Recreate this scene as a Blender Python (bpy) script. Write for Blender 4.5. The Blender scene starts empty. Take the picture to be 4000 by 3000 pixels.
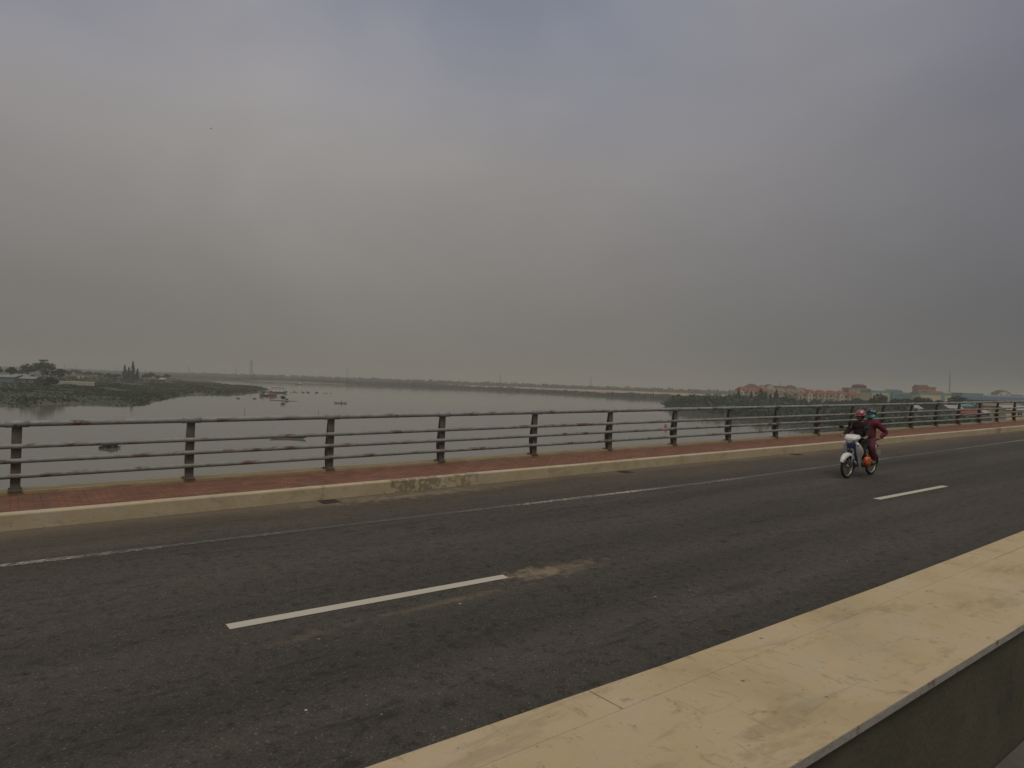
import bpy, math, random
from math import sin, cos, pi, radians, sqrt, atan2
from mathutils import Vector, Matrix
random.seed(7)
scene = bpy.context.scene
col = scene.collection
# ------------------------------------------------------------------ camera
CAMZ = 11.0; YAW, PITCH, ROLL = 0.64617, -0.0017, 0.03315; FPX = 2622.0   # FPX for a 4000 px wide picture
fw = Vector((sin(YAW)*cos(PITCH), cos(YAW)*cos(PITCH), sin(PITCH)))
r0 = Vector((cos(YAW), -sin(YAW), 0)); u0 = r0.cross(fw)
rt = cos(ROLL)*r0 + sin(ROLL)*u0; up = -sin(ROLL)*r0 + cos(ROLL)*u0
CAM = Vector((0, 0, CAMZ))
cd = bpy.data.cameras.new("camera"); co = bpy.data.objects.new("camera", cd); col.objects.link(co)
M = Matrix((rt, up, -fw)).transposed().to_4x4(); M.translation = CAM; co.matrix_world = M
cd.sensor_width = 36; cd.lens = FPX/4000*36; cd.clip_end = 12000; cd.clip_start = 0.05
scene.camera = co
# ------------------------------------------------------------------ sky, sun, exposure
SUN = Vector((-0.32, -0.58, 1.12)).normalized()
w = bpy.data.worlds.new("World"); scene.world = w; w.use_nodes = True
nt = w.node_tree; nt.nodes.clear()
def N(t, typ, **kw):
    n = t.nodes.new(typ)
    for k, v in kw.items():
        if k.startswith('i_'):
            key = k[2:]; key = int(key) if key.isdigit() else key.replace('_', ' ')
            n.inputs[key].default_value = v
        else: setattr(n, k, v)
    return n
def ramp(t, stops, src, interp='LINEAR'):
    n = t.nodes.new('ShaderNodeValToRGB'); n.color_ramp.interpolation = interp
    el = n.color_ramp.elements
    while len(el) < len(stops): el.new(0.5)
    for e, (p, c) in zip(el, stops):
        e.position = p; e.color = (c, c, c, 1) if not hasattr(c, '__len__') else (*c, 1)
    t.links.new(src, n.inputs[0]); return n
def mixc(t, fac, a, b, mode='MIX'):
    n = t.nodes.new('ShaderNodeMix'); n.data_type = 'RGBA'; n.blend_type = mode
    for sock, v in ((n.inputs[0], fac), (n.inputs[6], a), (n.inputs[7], b)):
        if isinstance(v, (int, float)): sock.default_value = v if sock == n.inputs[0] else (v, v, v, 1)
        elif isinstance(v, tuple): sock.default_value = (*v, 1)
        else: t.links.new(v, sock)
    return n.outputs[2]
def mth(t, op, a, b=None, c=None):
    n = t.nodes.new('ShaderNodeMath'); n.operation = op
    for i, v in enumerate((a, b, c)):
        if v is None: continue
        if isinstance(v, (int, float)): n.inputs[i].default_value = v
        else: t.links.new(v, n.inputs[i])
    return n.outputs[0]
sky = N(nt, 'ShaderNodeTexSky', sky_type='NISHITA', sun_disc=False)
sky.sun_elevation = math.asin(SUN.z); sky.sun_rotation = atan2(SUN.x, SUN.y); sky.dust_density = 4
tc = N(nt, 'ShaderNodeTexCoord'); L = nt.links
sep = N(nt, 'ShaderNodeSeparateXYZ'); L.new(tc.outputs['Generated'], sep.inputs[0])
elev = mth(nt, 'MAXIMUM', sep.outputs[2], 0.0)
# luminance of an overcast sky: low at the horizon, high overhead
lum = ramp(nt, [(0.0, (0.178, 0.170, 0.155)), (0.10, (0.205, 0.196, 0.184)), (0.30, (0.305, 0.291, 0.288)), (0.50, (0.345, 0.340, 0.365)), (1.0, (0.70, 0.68, 0.67))], elev).outputs[0]
mp = N(nt, 'ShaderNodeMapping'); mp.inputs['Scale'].default_value = (1.0, 1.0, 2.0); L.new(tc.outputs['Generated'], mp.inputs[0])
nz = N(nt, 'ShaderNodeTexNoise', i_Scale=2.3, i_Detail=5.0, i_Roughness=0.5, i_Distortion=0.6); L.new(mp.outputs[0], nz.inputs['Vector'])
cl = ramp(nt, [(0.32, 0.92), (0.7, 1.06)], nz.outputs[0]).outputs[0]
lum2 = mixc(nt, 1.0, lum, cl, 'MULTIPLY')
# brightest a little left of straight ahead, darker to both sides, brighter again behind
flatv = N(nt, 'ShaderNodeCombineXYZ'); L.new(sep.outputs[0], flatv.inputs[0]); L.new(sep.outputs[1], flatv.inputs[1])
nrm = N(nt, 'ShaderNodeVectorMath', operation='NORMALIZE'); L.new(flatv.outputs[0], nrm.inputs[0])
vm = N(nt, 'ShaderNodeVectorMath', operation='DOT_PRODUCT'); L.new(nrm.outputs[0], vm.inputs[0]); vm.inputs[1].default_value = (sin(0.36), cos(0.36), 0)
az = ramp(nt, [(0.0, 1.0), (0.45, 0.95), (0.70, (0.50, 0.53, 0.62)), (0.80, (0.58, 0.61, 0.70)), (0.92, (0.86, 0.87, 0.91)), (1.0, (1.06, 1.04, 1.03))], mth(nt, 'MULTIPLY_ADD', vm.outputs['Value'], 0.5, 0.5)).outputs[0]
dirr = mixc(nt, ramp(nt, [(0.45, 0.0), (0.75, 1.0)], elev).outputs[0], az, 1.0)
lum3 = mixc(nt, 1.0, lum2, dirr, 'MULTIPLY')
# thin places in the cloud let blue sky through
nz2 = N(nt, 'ShaderNodeTexNoise', i_Scale=1.7, i_Detail=4.0, i_Roughness=0.5); L.new(tc.outputs['Generated'], nz2.inputs['Vector'])
vg = N(nt, 'ShaderNodeVectorMath', operation='DOT_PRODUCT'); L.new(nrm.outputs[0], vg.inputs[0]); vg.inputs[1].default_value = (sin(0.92), cos(0.92), 0)
gn = mth(nt, 'ADD', nz2.outputs[0], ramp(nt, [(0.80, 0.0), (1.0, 0.13)], vg.outputs['Value']).outputs[0])
gap = mth(nt, 'MULTIPLY', ramp(nt, [(0.50, 0.0), (0.72, 0.6)], gn).outputs[0], ramp(nt, [(0.30, 0.0), (0.52, 1.0)], elev).outputs[0])
skyc = mixc(nt, 1.0, sky.outputs[0], (0.085, 0.085, 0.085), 'MULTIPLY')
fin = mixc(nt, gap, lum3, skyc)
bg = N(nt, 'ShaderNodeBackground', i_Strength=1.0); L.new(fin, bg.inputs[0])
wo = N(nt, 'ShaderNodeOutputWorld'); L.new(bg.outputs[0], wo.inputs[0])
sd = bpy.data.lights.new("sun", 'SUN'); sd.energy = 0.95; sd.angle = radians(22); sd.color = (1.0, 0.90, 0.74)
so = bpy.data.objects.new("sun", sd); col.objects.link(so); so.rotation_euler = SUN.to_track_quat('Z', 'Y').to_euler()
vs = scene.view_settings; vs.view_transform = 'Standard'; vs.look = 'None'; vs.exposure = 0.0; vs.gamma = 1; vs.use_curve_mapping = False
scene.render.engine = 'CYCLES'
scene.cycles.volume_bounces = 1
# ------------------------------------------------------------------ places
def ray(px, py): return fw + rt*((px-2000)/FPX) - up*((py-1500)/FPX)
def at(px, py, Z): return CAM + ray(px, py)*Z                 # Z metres in front of the camera
def wat(px, py, z=0.0):                                        # on the level plane z
    v = ray(px, py); return CAM + v*((z-CAMZ)/v.z)
def gx(px, Z):                                                 # ground position Z metres out under picture column px
    p = at(px, 1496+0.0332*(px-2000), Z); return p.x, p.y
G = 0.01739
def dz(x): return CAMZ-2.35+G*x                               # road surface height
def on_y(px, py, y):
    v = ray(px, py); return CAM + v*(y/v.y)
def on_road(px, py, h=0.0):
    v = ray(px, py); t = (-2.35+h)/(v.z-G*v.x); return CAM+v*t
# ------------------------------------------------------------------ mesh helpers
class MB:
    def __init__(s): s.v = []; s.f = []; s.m = []; s.sm = []
    def add(s, vs, fs, mi=0, smooth=False):
        b = len(s.v); s.v += [tuple(v) for v in vs]
        for f in fs: s.f.append(tuple(i+b for i in f)); s.m.append(mi); s.sm.append(smooth)
    def box(s, x0, x1, y0, y1, z0, z1, mi=0, skew=False):
        vs = [(x, y, z) for z in (z0, z1) for y in (y0, y1) for x in (x0, x1)]
        s.add(vs, [(0, 2, 3, 1), (4, 5, 7, 6), (0, 1, 5, 4), (2, 6, 7, 3), (0, 4, 6, 2), (1, 3, 7, 5)], mi)
    def tube(s, pts, rad, n=10, mi=0, cap=True, sx=1.0):
        pts = [Vector(p) for p in pts]; rings = []
        if not hasattr(rad, '__len__'): rad = [rad]*len(pts)
        base = len(s.v); vs = []; ref = None
        for i, p in enumerate(pts):
            d = (pts[min(i+1, len(pts)-1)]-pts[max(i-1, 0)]).normalized()
            if ref is None: ref = Vector((0, 0, 1)) if abs(d.z) < 0.9 else Vector((1, 0, 0))
            a = d.cross(ref).normalized(); b = a.cross(d).normalized(); ref = b
            for k in range(n):
                t = 2*pi*k/n; vs.append(p + a*cos(t)*rad[i]*sx + b*sin(t)*rad[i])
        fs = []
        for i in range(len(pts)-1):
            for k in range(n):
                k2 = (k+1) % n; fs.append((i*n+k, i*n+k2, (i+1)*n+k2, (i+1)*n+k))
        if cap: fs += [tuple(range(n-1, -1, -1)), tuple((len(pts)-1)*n+k for k in range(n))]
        s.add(vs, fs, mi, True)
    def torus(s, c, R, r, ax='y', n=36, m=10, mi=0, sq=1.0, a0=0, a1=2*pi, rx=None):
        vs = []; full = abs(a1-a0-2*pi) < 1e-6; nn = n if full else n+1
        for i in range(nn):
            t = a0+(a1-a0)*i/n
            for k in range(m):
                q = 2*pi*k/m; rr = R+r*cos(q)*sq; h = (rx or r)*sin(q)
                vs.append((c[0]+rr*cos(t), c[1]+h, c[2]+rr*sin(t)))
        fs = []
        for i in range(n):
            j = (i+1) % nn
            for k in range(m): k2 = (k+1) % m; fs.append((i*m+k, j*m+k, j*m+k2, i*m+k2))
        if not full: fs += [tuple(range(m)), tuple(n*m+k for k in range(m-1, -1, -1))]
        s.add(vs, fs, mi, True)
    def ell(s, c, r, n=14, m=9, mi=0, zmin=-1.0, zmax=1.0, rot=None):
        vs = []; t0 = math.acos(zmax); t1 = math.acos(zmin)
        for j in range(m+1):
            t = t0+(t1-t0)*j/m
            for k in range(n):
                q = 2*pi*k/n; v = Vector((r[0]*sin(t)*cos(q), r[1]*sin(t)*sin(q), r[2]*cos(t)))
                if rot: v = rot @ v
                vs.append(Vector(c)+v)
        fs = [(j*n+k, (j+1)*n+k, (j+1)*n+(k+1) % n, j*n+(k+1) % n) for j in range(m) for k in range(n)]
        s.add(vs, fs, mi, True)
    def sweep(s, prof, path, mi=0, smooth=False, closed=True):
        # prof list of (u,v) in the plane, path: function i-> list of points for each station
        n = len(prof); vs = []
        for st in path:
            vs += [st(p) for p in prof]
        fs = []
        for i in range(len(path)-1):
            for k in range(n if closed else n-1): k2 = (k+1) % n; fs.append((i*n+k, i*n+k2, (i+1)*n+k2, (i+1)*n+k))
        if closed: fs += [tuple(range(n-1, -1, -1)), tuple((len(path)-1)*n+k for k in range(n))]
        s.add(vs, fs, mi, smooth)
    def build(s, name, mats, parent=None, bevel=0, sub=0):
        me = bpy.data.meshes.new(name); me.from_pydata(s.v, [], s.f)
        for m in (mats if isinstance(mats, (list, tuple)) else [mats]): me.materials.append(m)
        me.polygons.foreach_set('material_index', s.m); me.polygons.foreach_set('use_smooth', s.sm); me.update()
        o = bpy.data.objects.new(name, me); col.objects.link(o)
        if parent: o.parent = parent
        if bevel:
            b = o.modifiers.new('b', 'BEVEL'); b.width = bevel; b.segments = 2; b.limit_method = 'ANGLE'
        if sub:
            b = o.modifiers.new('s', 'SUBSURF'); b.levels = sub; b.render_levels = sub
        return o
def tag(o, label=None, cat=None, group=None, kind=None):
    if label: o['label'] = label
    if cat: o['category'] = cat
    if group: o['group'] = group
    if kind: o['kind'] = kind
    return o
def empty(name, loc, rz=0, label=None, cat=None, group=None):
    o = bpy.data.objects.new(name, None); col.objects.link(o); o.location = loc; o.rotation_euler = (0, 0, rz); o.empty_display_size = .2
    return tag(o, label, cat, group)
def struct(o): o['kind'] = 'structure'; return o
def kids(o): return [c for c in bpy.data.objects if c.parent == o]
def copy_tree(o, parent=None):
    c = o.copy(); col.objects.link(c); c.parent = parent
    for ch in kids(o): copy_tree(ch, c)
    return c
# ------------------------------------------------------------------ materials
def mat(name, base, rough=0.8, var=0.15, scale=8.0, metal=0.0, bump=0.0, bscale=40.0, spec=0.5, coat=0.0, dark=None, dscale=3.0, damt=0.0, detail=6):
    m = bpy.data.materials.new(name); m.use_nodes = True; t = m.node_tree; b = t.nodes['Principled BSDF']
    tcn = N(t, 'ShaderNodeTexCoord'); n1 = N(t, 'ShaderNodeTexNoise', i_Scale=scale, i_Detail=float(detail), i_Roughness=0.6)
    t.links.new(tcn.outputs['Object'], n1.inputs['Vector'])
    lo = tuple(c*(1-var) for c in base); hi = tuple(min(1, c*(1+var)) for c in base)
    c = ramp(t, [(0.3, lo), (0.7, hi)], n1.outputs[0]).outputs[0]
    if dark:
        n2 = N(t, 'ShaderNodeTexNoise', i_Scale=dscale, i_Detail=8.0, i_Roughness=0.65); t.links.new(tcn.outputs['Object'], n2.inputs['Vector'])
        f = ramp(t, [(0.62-damt*0.3, 0.0), (0.72-damt*0.25, 1.0)], n2.outputs[0]).outputs[0]
        c = mixc(t, f, c, dark)
    t.links.new(c, b.inputs['Base Color']); b.inputs['Roughness'].default_value = rough; b.inputs['Metallic'].default_value = metal
    b.inputs['Specular IOR Level'].default_value = spec; b.inputs['Coat Weight'].default_value = coat
    if bump:
        n3 = N(t, 'ShaderNodeTexNoise', i_Scale=bscale, i_Detail=6.0); t.links.new(tcn.outputs['Object'], n3.inputs['Vector'])
        bp = N(t, 'ShaderNodeBump', i_Strength=bump, i_Distance=0.02); t.links.new(n3.outputs[0], bp.inputs['Height']); t.links.new(bp.outputs[0], b.inputs['Normal'])
    return m
def blobs(t, pos, items, nscale=3.0, namt=0.5, soft=0.5):
    """mask of elliptical patches with ragged rims; items (x,y,rx,ry,amount)"""
    nn = N(t, 'ShaderNodeTexNoise', i_Scale=nscale, i_Detail=6.0, i_Roughness=0.65); t.links.new(pos, nn.inputs['Vector'])
    sp = N(t, 'ShaderNodeSeparateXYZ'); t.links.new(pos, sp.inputs[0]); tot = None
    for (x, y, rx, ry, am) in items:
        a = mth(t, 'DIVIDE', mth(t, 'SUBTRACT', sp.outputs[0], x), rx); bb = mth(t, 'DIVIDE', mth(t, 'SUBTRACT', sp.outputs[1], y), ry)
        d = mth(t, 'SQRT', mth(t, 'ADD', mth(t, 'MULTIPLY', a, a), mth(t, 'MULTIPLY', bb, bb)))
        d = mth(t, 'ADD', d, mth(t, 'MULTIPLY', mth(t, 'SUBTRACT', nn.outputs[0], 0.5), namt*4))
        mr = N(t, 'ShaderNodeMapRange', clamp=True); mr.inputs['From Min'].default_value = 1.0; mr.inputs['From Max'].default_value = 1.0-soft
        mr.inputs['To Max'].default_value = am; t.links.new(d, mr.inputs['Value'])
        tot = mr.outputs[0] if tot is None else mth(t, 'MAXIMUM', tot, mr.outputs[0])
    return tot
def R2(px, py, h=0): p = on_road(px, py, h); return p.x, p.y
ASPH = (0.065, 0.058, 0.048)
def asphalt_color(t, pos):
    n1 = N(t, 'ShaderNodeTexNoise', i_Scale=0.35, i_Detail=5.0, i_Roughness=0.6)
    mp = N(t, 'ShaderNodeMapping'); mp.inputs['Scale'].default_value = (0.35, 1.6, 1); t.links.new(pos, mp.inputs[0]); t.links.new(mp.outputs[0], n1.inputs['Vector'])
    c = ramp(t, [(0.3, tuple(x*0.86 for x in ASPH)), (0.7, tuple(x*1.16 for x in ASPH))], n1.outputs[0]).outputs[0]
    # wheel-smoothed lanes running along the road
    mp2 = N(t, 'ShaderNodeMapping'); mp2.inputs['Scale'].default_value = (0.06, 1.3, 1); t.links.new(pos, mp2.inputs[0])
    n4 = N(t, 'ShaderNodeTexNoise', i_Scale=1.0, i_Detail=3.0); t.links.new(mp2.outputs[0], n4.inputs['Vector'])
    c = mixc(t, 1.0, c, ramp(t, [(0.3, 0.82), (0.7, 1.18)], n4.outputs[0]).outputs[0], 'MULTIPLY')
    # stone chips
    vo = N(t, 'ShaderNodeTexVoronoi', i_Scale=95.0); t.links.new(pos, vo.inputs['Vector'])
    sp = N(t, 'ShaderNodeSeparateColor'); t.links.new(vo.outputs['Color'], sp.inputs[0])
    c = mixc(t, 1.0, c, ramp(t, [(0.0, 0.70), (0.6, 1.0), (0.95, 1.12), (0.985, 1.7), (1.0, 2.6)], sp.outputs[0]).outputs[0], 'MULTIPLY')
    n6 = N(t, 'ShaderNodeTexNoise', i_Scale=9.0, i_Detail=9.0, i_Roughness=0.75); t.links.new(pos, n6.inputs['Vector'])
    c = mixc(t, 1.0, c, ramp(t, [(0.38, 0.60), (0.47, 0.97), (0.7, 1.12)], n6.outputs[0]).outputs[0], 'MULTIPLY')
    return c
def dirt_streak(t, pos, sc, th, amt):
    mp = N(t, 'ShaderNodeMapping'); mp.inputs['Scale'].default_value = sc; t.links.new(pos, mp.inputs[0])
    n = N(t, 'ShaderNodeTexNoise', i_Scale=1.0, i_Detail=9.0, i_Roughness=0.7, i_Distortion=0.4); t.links.new(mp.outputs[0], n.inputs['Vector'])
    return ramp(t, [(th, 0.0), (th+0.08, amt)], n.outputs[0]).outputs[0]
def new_mat(name):
    m = bpy.data.materials.new(name); m.use_nodes = True; t = m.node_tree; b = t.nodes['Principled BSDF']
    tcn = N(t, 'ShaderNodeTexCoord'); return m, t, b, tcn.outputs['Object']
# road
m_road, t, b, pos = new_mat('asphalt')
c = asphalt_color(t, pos)
sepr = N(t, 'ShaderNodeSeparateXYZ'); t.links.new(pos, sepr.inputs[0])
nd = N(t, 'ShaderNodeTexNoise', i_Scale=0.5, i_Detail=6.0); t.links.new(pos, nd.inputs['Vector'])
yy = mth(t, 'ADD', sepr.outputs[1], mth(t, 'MULTIPLY', nd.outputs[0], 1.2))
dust = ramp(t, [(0.0, 0.0), (0.45, 0.10), (0.78, 0.24), (1.0, 0.75)], mth(t, 'DIVIDE', mth(t, 'SUBTRACT', yy, 9.6), 2.9)).outputs[0]
c = mixc(t, dust, c, (0.165, 0.130, 0.085))
x1, y1 = R2(2150, 2232); x2, y2 = R2(1750, 2350); x3, y3 = R2(2900, 1890); x4, y4 = R2(1600, 1925)
sand = blobs(t, pos, [(x1-.15, y1+.02, 0.60, 0.26, 0.8), (x1+.35, y1, .6, .22, .45), (x2, y2, 1.2, 0.08, 0.32), (x2-1.5, y2-.08, .5, .08, .2), (x4, 11.5, 2.6, 0.35, 0.6)], 7.0, 0.9, 1.0)
c = mixc(t, sand, c, (0.24, 0.190, 0.125))
dk = blobs(t, pos, [(*R2(2960, 2037), 0.36, 0.035, 0.8), (*R2(2827, 2116), 0.13, 0.05, 0.8), (*R2(470, 2193), 0.10, 0.022, 0.9), (*R2(3115, 1963), .2, .035, .7), (*R2(105, 2633), .04, .03, .9), (*R2(1500, 2800), .25, .1, .3),
     (*R2(1370, 2985), .1, .05, .5), (*R2(2900, 2290), .5, .15, .4)], 8.0, 0.25, 0.6)
c = mixc(t, dk, c, (0.020, 0.019, 0.018))
wt = blobs(t, pos, [(*R2(1195, 2773), 0.013, 0.010, 1.0), (*R2(1797, 2358), 0.018, 0.010, 1.0), (*R2(1245, 2495), 0.012, 0.012, .5), (*R2(1490, 2790), 0.012, 0.012, .4), (*R2(2560, 2330), .02, .01, .5)], 30.0, 0.12, 0.6)
c = mixc(t, wt, c, (0.75, 0.66, 0.50))
cr = dirt_streak(t, pos, (0.7, 5.0, 1), 0.575, 0.6); c = mixc(t, cr, c, (0.030, 0.028, 0.026))
t.links.new(c, b.inputs['Base Color']); b.inputs['Roughness'].default_value = 0.9; b.inputs['Specular IOR Level'].default_value = 0.15
n5 = N(t, 'ShaderNodeTexNoise', i_Scale=55.0, i_Detail=4.0); t.links.new(pos, n5.inputs['Vector'])
bp = N(t, 'ShaderNodeBump', i_Strength=0.6, i_Distance=0.01); t.links.new(n5.outputs[0], bp.inputs['Height']); t.links.new(bp.outputs[0], b.inputs['Normal'])
# worn and sound road paint
def paint_mat(name, lo, hi, sc, col_=(0.42, 0.40, 0.34)):
    m, t, b, pos = new_mat(name); c = asphalt_color(t, pos)
    mp = N(t, 'ShaderNodeMapping'); mp.inputs['Scale'].default_value = sc; t.links.new(pos, mp.inputs[0])
    n = N(t, 'ShaderNodeTexNoise', i_Scale=1.0, i_Detail=10.0, i_Roughness=0.85); t.links.new(mp.outputs[0], n.inputs['Vector'])
    n2 = N(t, 'ShaderNodeTexNoise', i_Scale=0.45, i_Detail=2.0); t.links.new(pos, n2.inputs['Vector'])
    f = ramp(t, [(lo, 0.0), (hi, 1.0)], mth(t, 'ADD', n.outputs[0], mth(t, 'MULTIPLY', mth(t, 'SUBTRACT', n2.outputs[0], 0.5), 0.35))).outputs[0]
    t.links.new(mixc(t, f, c, col_), b.inputs['Base Color']); b.inputs['Roughness'].default_value = 0.75; return m
m_worn = paint_mat('worn_paint', 0.535, 0.60, (11, 30, 1), (0.40, 0.37, 0.29)); m_paint = paint_mat('road_paint', 0.27, 0.36, (14, 20, 1), (0.43, 0.40, 0.32))
# cream painted concrete
def cream(name, base, coatings, top_stain=None, ndirt=0.555, items=None, items_col=(0.10, 0.085, 0.06), bl=(13.0, 1.3, 0.5)):
    m, t, b, pos = new_mat(name)
    n1 = N(t, 'ShaderNodeTexNoise', i_Scale=2.3, i_Detail=6.0); t.links.new(pos, n1.inputs['Vector'])
    c = ramp(t, [(0.3, tuple(x*0.84 for x in base)), (0.5, base), (0.7, (base[0]*1.06, base[1]*1.08, base[2]*1.25))], n1.outputs[0]).outputs[0]
    c = mixc(t, dirt_streak(t, pos, (1.6, 6.0, 4.0), ndirt, 0.36), c, tuple(x*0.45 for x in base))
    c = mixc(t, dirt_streak(t, pos, (9, 14, 14), 0.60, 0.65), c, (0.20, 0.145, 0.09))
    c = mixc(t, dirt_streak(t, pos, (50, 50, 50), 0.63, 0.5), c, (0.12, 0.08, 0.05))
    c = mixc(t, dirt_streak(t, pos, (1.1, 2.6, 1.5), 0.54, 0.45), c, (0.40, 0.335, 0.24))
    vo = N(t, 'ShaderNodeTexVoronoi', i_Scale=7.0); t.links.new(pos, vo.inputs['Vector'])
    spt = ramp(t, [(0.035, 1.0), (0.075, 0.0)], vo.outputs['Distance']).outputs[0]
    sc = N(t, 'ShaderNodeSeparateColor'); t.links.new(vo.outputs['Color'], sc.inputs[0])
    spt = mth(t, 'MULTIPLY', spt, ramp(t, [(0.62, 0.0), (0.75, 0.8)], sc.outputs[0]).outputs[0])
    c = mixc(t, spt, c, (0.115, 0.075, 0.045)); vo2 = N(t, 'ShaderNodeTexVoronoi', i_Scale=19.0); t.links.new(pos, vo2.inputs['Vector']); c = mixc(t, mth(t, 'MULTIPLY', ramp(t, [(0.05, 1.0), (0.10, 0.0)], vo2.outputs['Distance']).outputs[0], 0.7), c, (0.17, 0.12, 0.075)); c = mixc(t, dirt_streak(t, pos, (26, 9, 20), 0.57, 0.5), c, tuple(x*0.55 for x in base))
    if items: c = mixc(t, blobs(t, pos, items, *bl), c, items_col)
    t.links.new(c, b.inputs['Base Color']); b.inputs['Roughness'].default_value = 0.72; b.inputs['Specular IOR Level'].default_value = 0.3
    n3 = N(t, 'ShaderNodeTexNoise', i_Scale=25.0, i_Detail=8.0, i_Roughness=0.7); t.links.new(pos, n3.inputs['Vector'])
    bp = N(t, 'ShaderNodeBump', i_Strength=0.35, i_Distance=0.012); t.links.new(n3.outputs[0], bp.inputs['Height']); t.links.new(bp.outputs[0], b.inputs['Normal'])
    return m
def BT(px, py):
    v = ray(px, py); t = -1.07/(v.z-G*v.x); p = CAM+v*t; return p.x, p.y
m_bar = cream('barrier_paint', (0.42, 0.330, 0.185), None, items=[(*BT(3290, 2430), .16, .045, .7), (*BT(3170, 2500), .14, .04, .5), (*BT(3050, 2545), .2, .02, .5), (*BT(3490, 2870), .02, .03, .6), (*BT(2760, 2850), .012, .03, .6)], items_col=(0.20, 0.17, 0.14))
m_kerb = cream('kerb_paint', (0.42, 0.35, 0.225), None, bl=(10.0, 2.4, 0.5), ndirt=0.57, items=[(on_y(1590, 1890, 11.92).x, 11.92, 0.30, 1, .6), (on_y(1680, 1880, 11.92).x, 11.92, 0.30, 1, .6), (on_y(1810, 1885, 11.92).x, 11.92, 0.24, 1, .5), (on_y(1262, 1911, 11.92).x, 11.92, 0.03, 1, .35), (on_y(3900, 1690, 11.92).x, 11.92, 0.3, 1, .7)])
m_ledge = cream('ledge_paint', (0.33, 0.255, 0.14), None, ndirt=0.55)
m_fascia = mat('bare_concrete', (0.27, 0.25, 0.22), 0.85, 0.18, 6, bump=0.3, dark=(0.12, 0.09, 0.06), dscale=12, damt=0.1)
m_wallside = mat('wall_painted_shade', (0.064, 0.058, 0.035), 0.85, 0.2, 3, bump=0.3, dark=(0.035, 0.033, 0.026), dscale=5, damt=0.1)  # shade on the barrier's near face is put into this dark colour
m_conc = mat('concrete', (0.26, 0.245, 0.21), 0.9, 0.2, 2, bump=0.3)
# red paving
m_pave, t, b, pos = new_mat('red_paving')
bk = N(t, 'ShaderNodeTexBrick', i_Scale=1.0); bk.offset = 0.0
for k, v in (('Color1', (0.215, 0.080, 0.036, 1)), ('Color2', (0.150, 0.060, 0.030, 1)), ('Mortar', (0.17, 0.12, 0.075, 1)), ('Mortar Size', 0.006), ('Brick Width', 0.30), ('Row Height', 0.30), ('Bias', 0.0)): bk.inputs[k].default_value = v
t.links.new(pos, bk.inputs['Vector'])
bk2 = N(t, 'ShaderNodeTexBrick', i_Scale=1.0); bk2.offset = 0.5
for k, v in (('Color1', (1.15, 1.15, 1.15, 1)), ('Color2', (0.72, 0.72, 0.72, 1)), ('Mortar', (0.45, 0.5, 0.55, 1)), ('Mortar Size', 0.012), ('Brick Width', 0.20), ('Row Height', 0.10)): bk2.inputs[k].default_value = v
t.links.new(pos, bk2.inputs['Vector'])
c = mixc(t, 1.0, bk.outputs[0], bk2.outputs[0], 'MULTIPLY')
c = mixc(t, dirt_streak(t, pos, (0.9, 2.0, 1), 0.54, 0.35), c, (0.17, 0.115, 0.075))
c = mixc(t, dirt_streak(t, pos, (6, 8, 1), 0.60, 0.5), c, (0.05, 0.03, 0.022))
t.links.new(c, b.inputs['Base Color']); b.inputs['Roughness'].default_value = 0.85
# rusty railing paint
m_rail, t, b, pos = new_mat('railing_paint')
n1 = N(t, 'ShaderNodeTexNoise', i_Scale=4.0, i_Detail=7.0, i_Roughness=0.65); t.links.new(pos, n1.inputs['Vector'])
c = ramp(t, [(0.32, (0.165, 0.172, 0.158)), (0.5, (0.215, 0.225, 0.208)), (0.68, (0.265, 0.272, 0.25))], n1.outputs[0]).outputs[0]
mp = N(t, 'ShaderNodeMapping'); mp.inputs['Scale'].default_value = (1.3, 3, 3); t.links.new(pos, mp.inputs[0])
n2 = N(t, 'ShaderNodeTexNoise', i_Scale=1.6, i_Detail=9.0, i_Roughness=0.72); t.links.new(mp.outputs[0], n2.inputs['Vector'])
rust = ramp(t, [(0.54, 0.0), (0.60, 0.9)], n2.outputs[0]).outputs[0]
n3 = N(t, 'ShaderNodeTexNoise', i_Scale=18.0, i_Detail=5.0); t.links.new(pos, n3.inputs['Vector'])
c = mixc(t, rust, c, ramp(t, [(0.35, (0.065, 0.034, 0.016)), (0.7, (0.155, 0.078, 0.026))], n3.outputs[0]).outputs[0])
t.links.new(c, b.inputs['Base Color']); b.inputs['Roughness'].default_value = 0.6
bp = N(t, 'ShaderNodeBump', i_Strength=0.12, i_Distance=0.004); t.links.new(n3.outputs[0], bp.inputs['Height']); t.links.new(bp.outputs[0], b.inputs['Normal'])
m_post = mat('post_paint', (0.120, 0.108, 0.080), 0.7, 0.3, 6, dark=(0.09, 0.045, 0.02), dscale=5, damt=0.3, bump=0.2)
# water
m_water, t, b, pos = new_mat('water')
n1 = N(t, 'ShaderNodeTexNoise', i_Scale=0.008, i_Detail=4.0); t.links.new(pos, n1.inputs['Vector'])
t.links.new(ramp(t, [(0.35, (0.125, 0.122, 0.092)), (0.65, (0.150, 0.145, 0.112))], n1.outputs[0]).outputs[0], b.inputs['Base Color'])
b.inputs['Roughness'].default_value = 0.06; b.inputs['IOR'].default_value = 1.33
mp = N(t, 'ShaderNodeMapping'); mp.inputs['Scale'].default_value = (0.5, 0.9, 1); t.links.new(pos, mp.inputs[0])
n2 = N(t, 'ShaderNodeTexNoise', i_Scale=0.7, i_Detail=3.0); t.links.new(mp.outputs[0], n2.inputs['Vector'])
bp = N(t, 'ShaderNodeBump', i_Strength=0.10, i_Distance=0.06); t.links.new(n2.outputs[0], bp.inputs['Height']); t.links.new(bp.outputs[0], b.inputs['Normal'])
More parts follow.
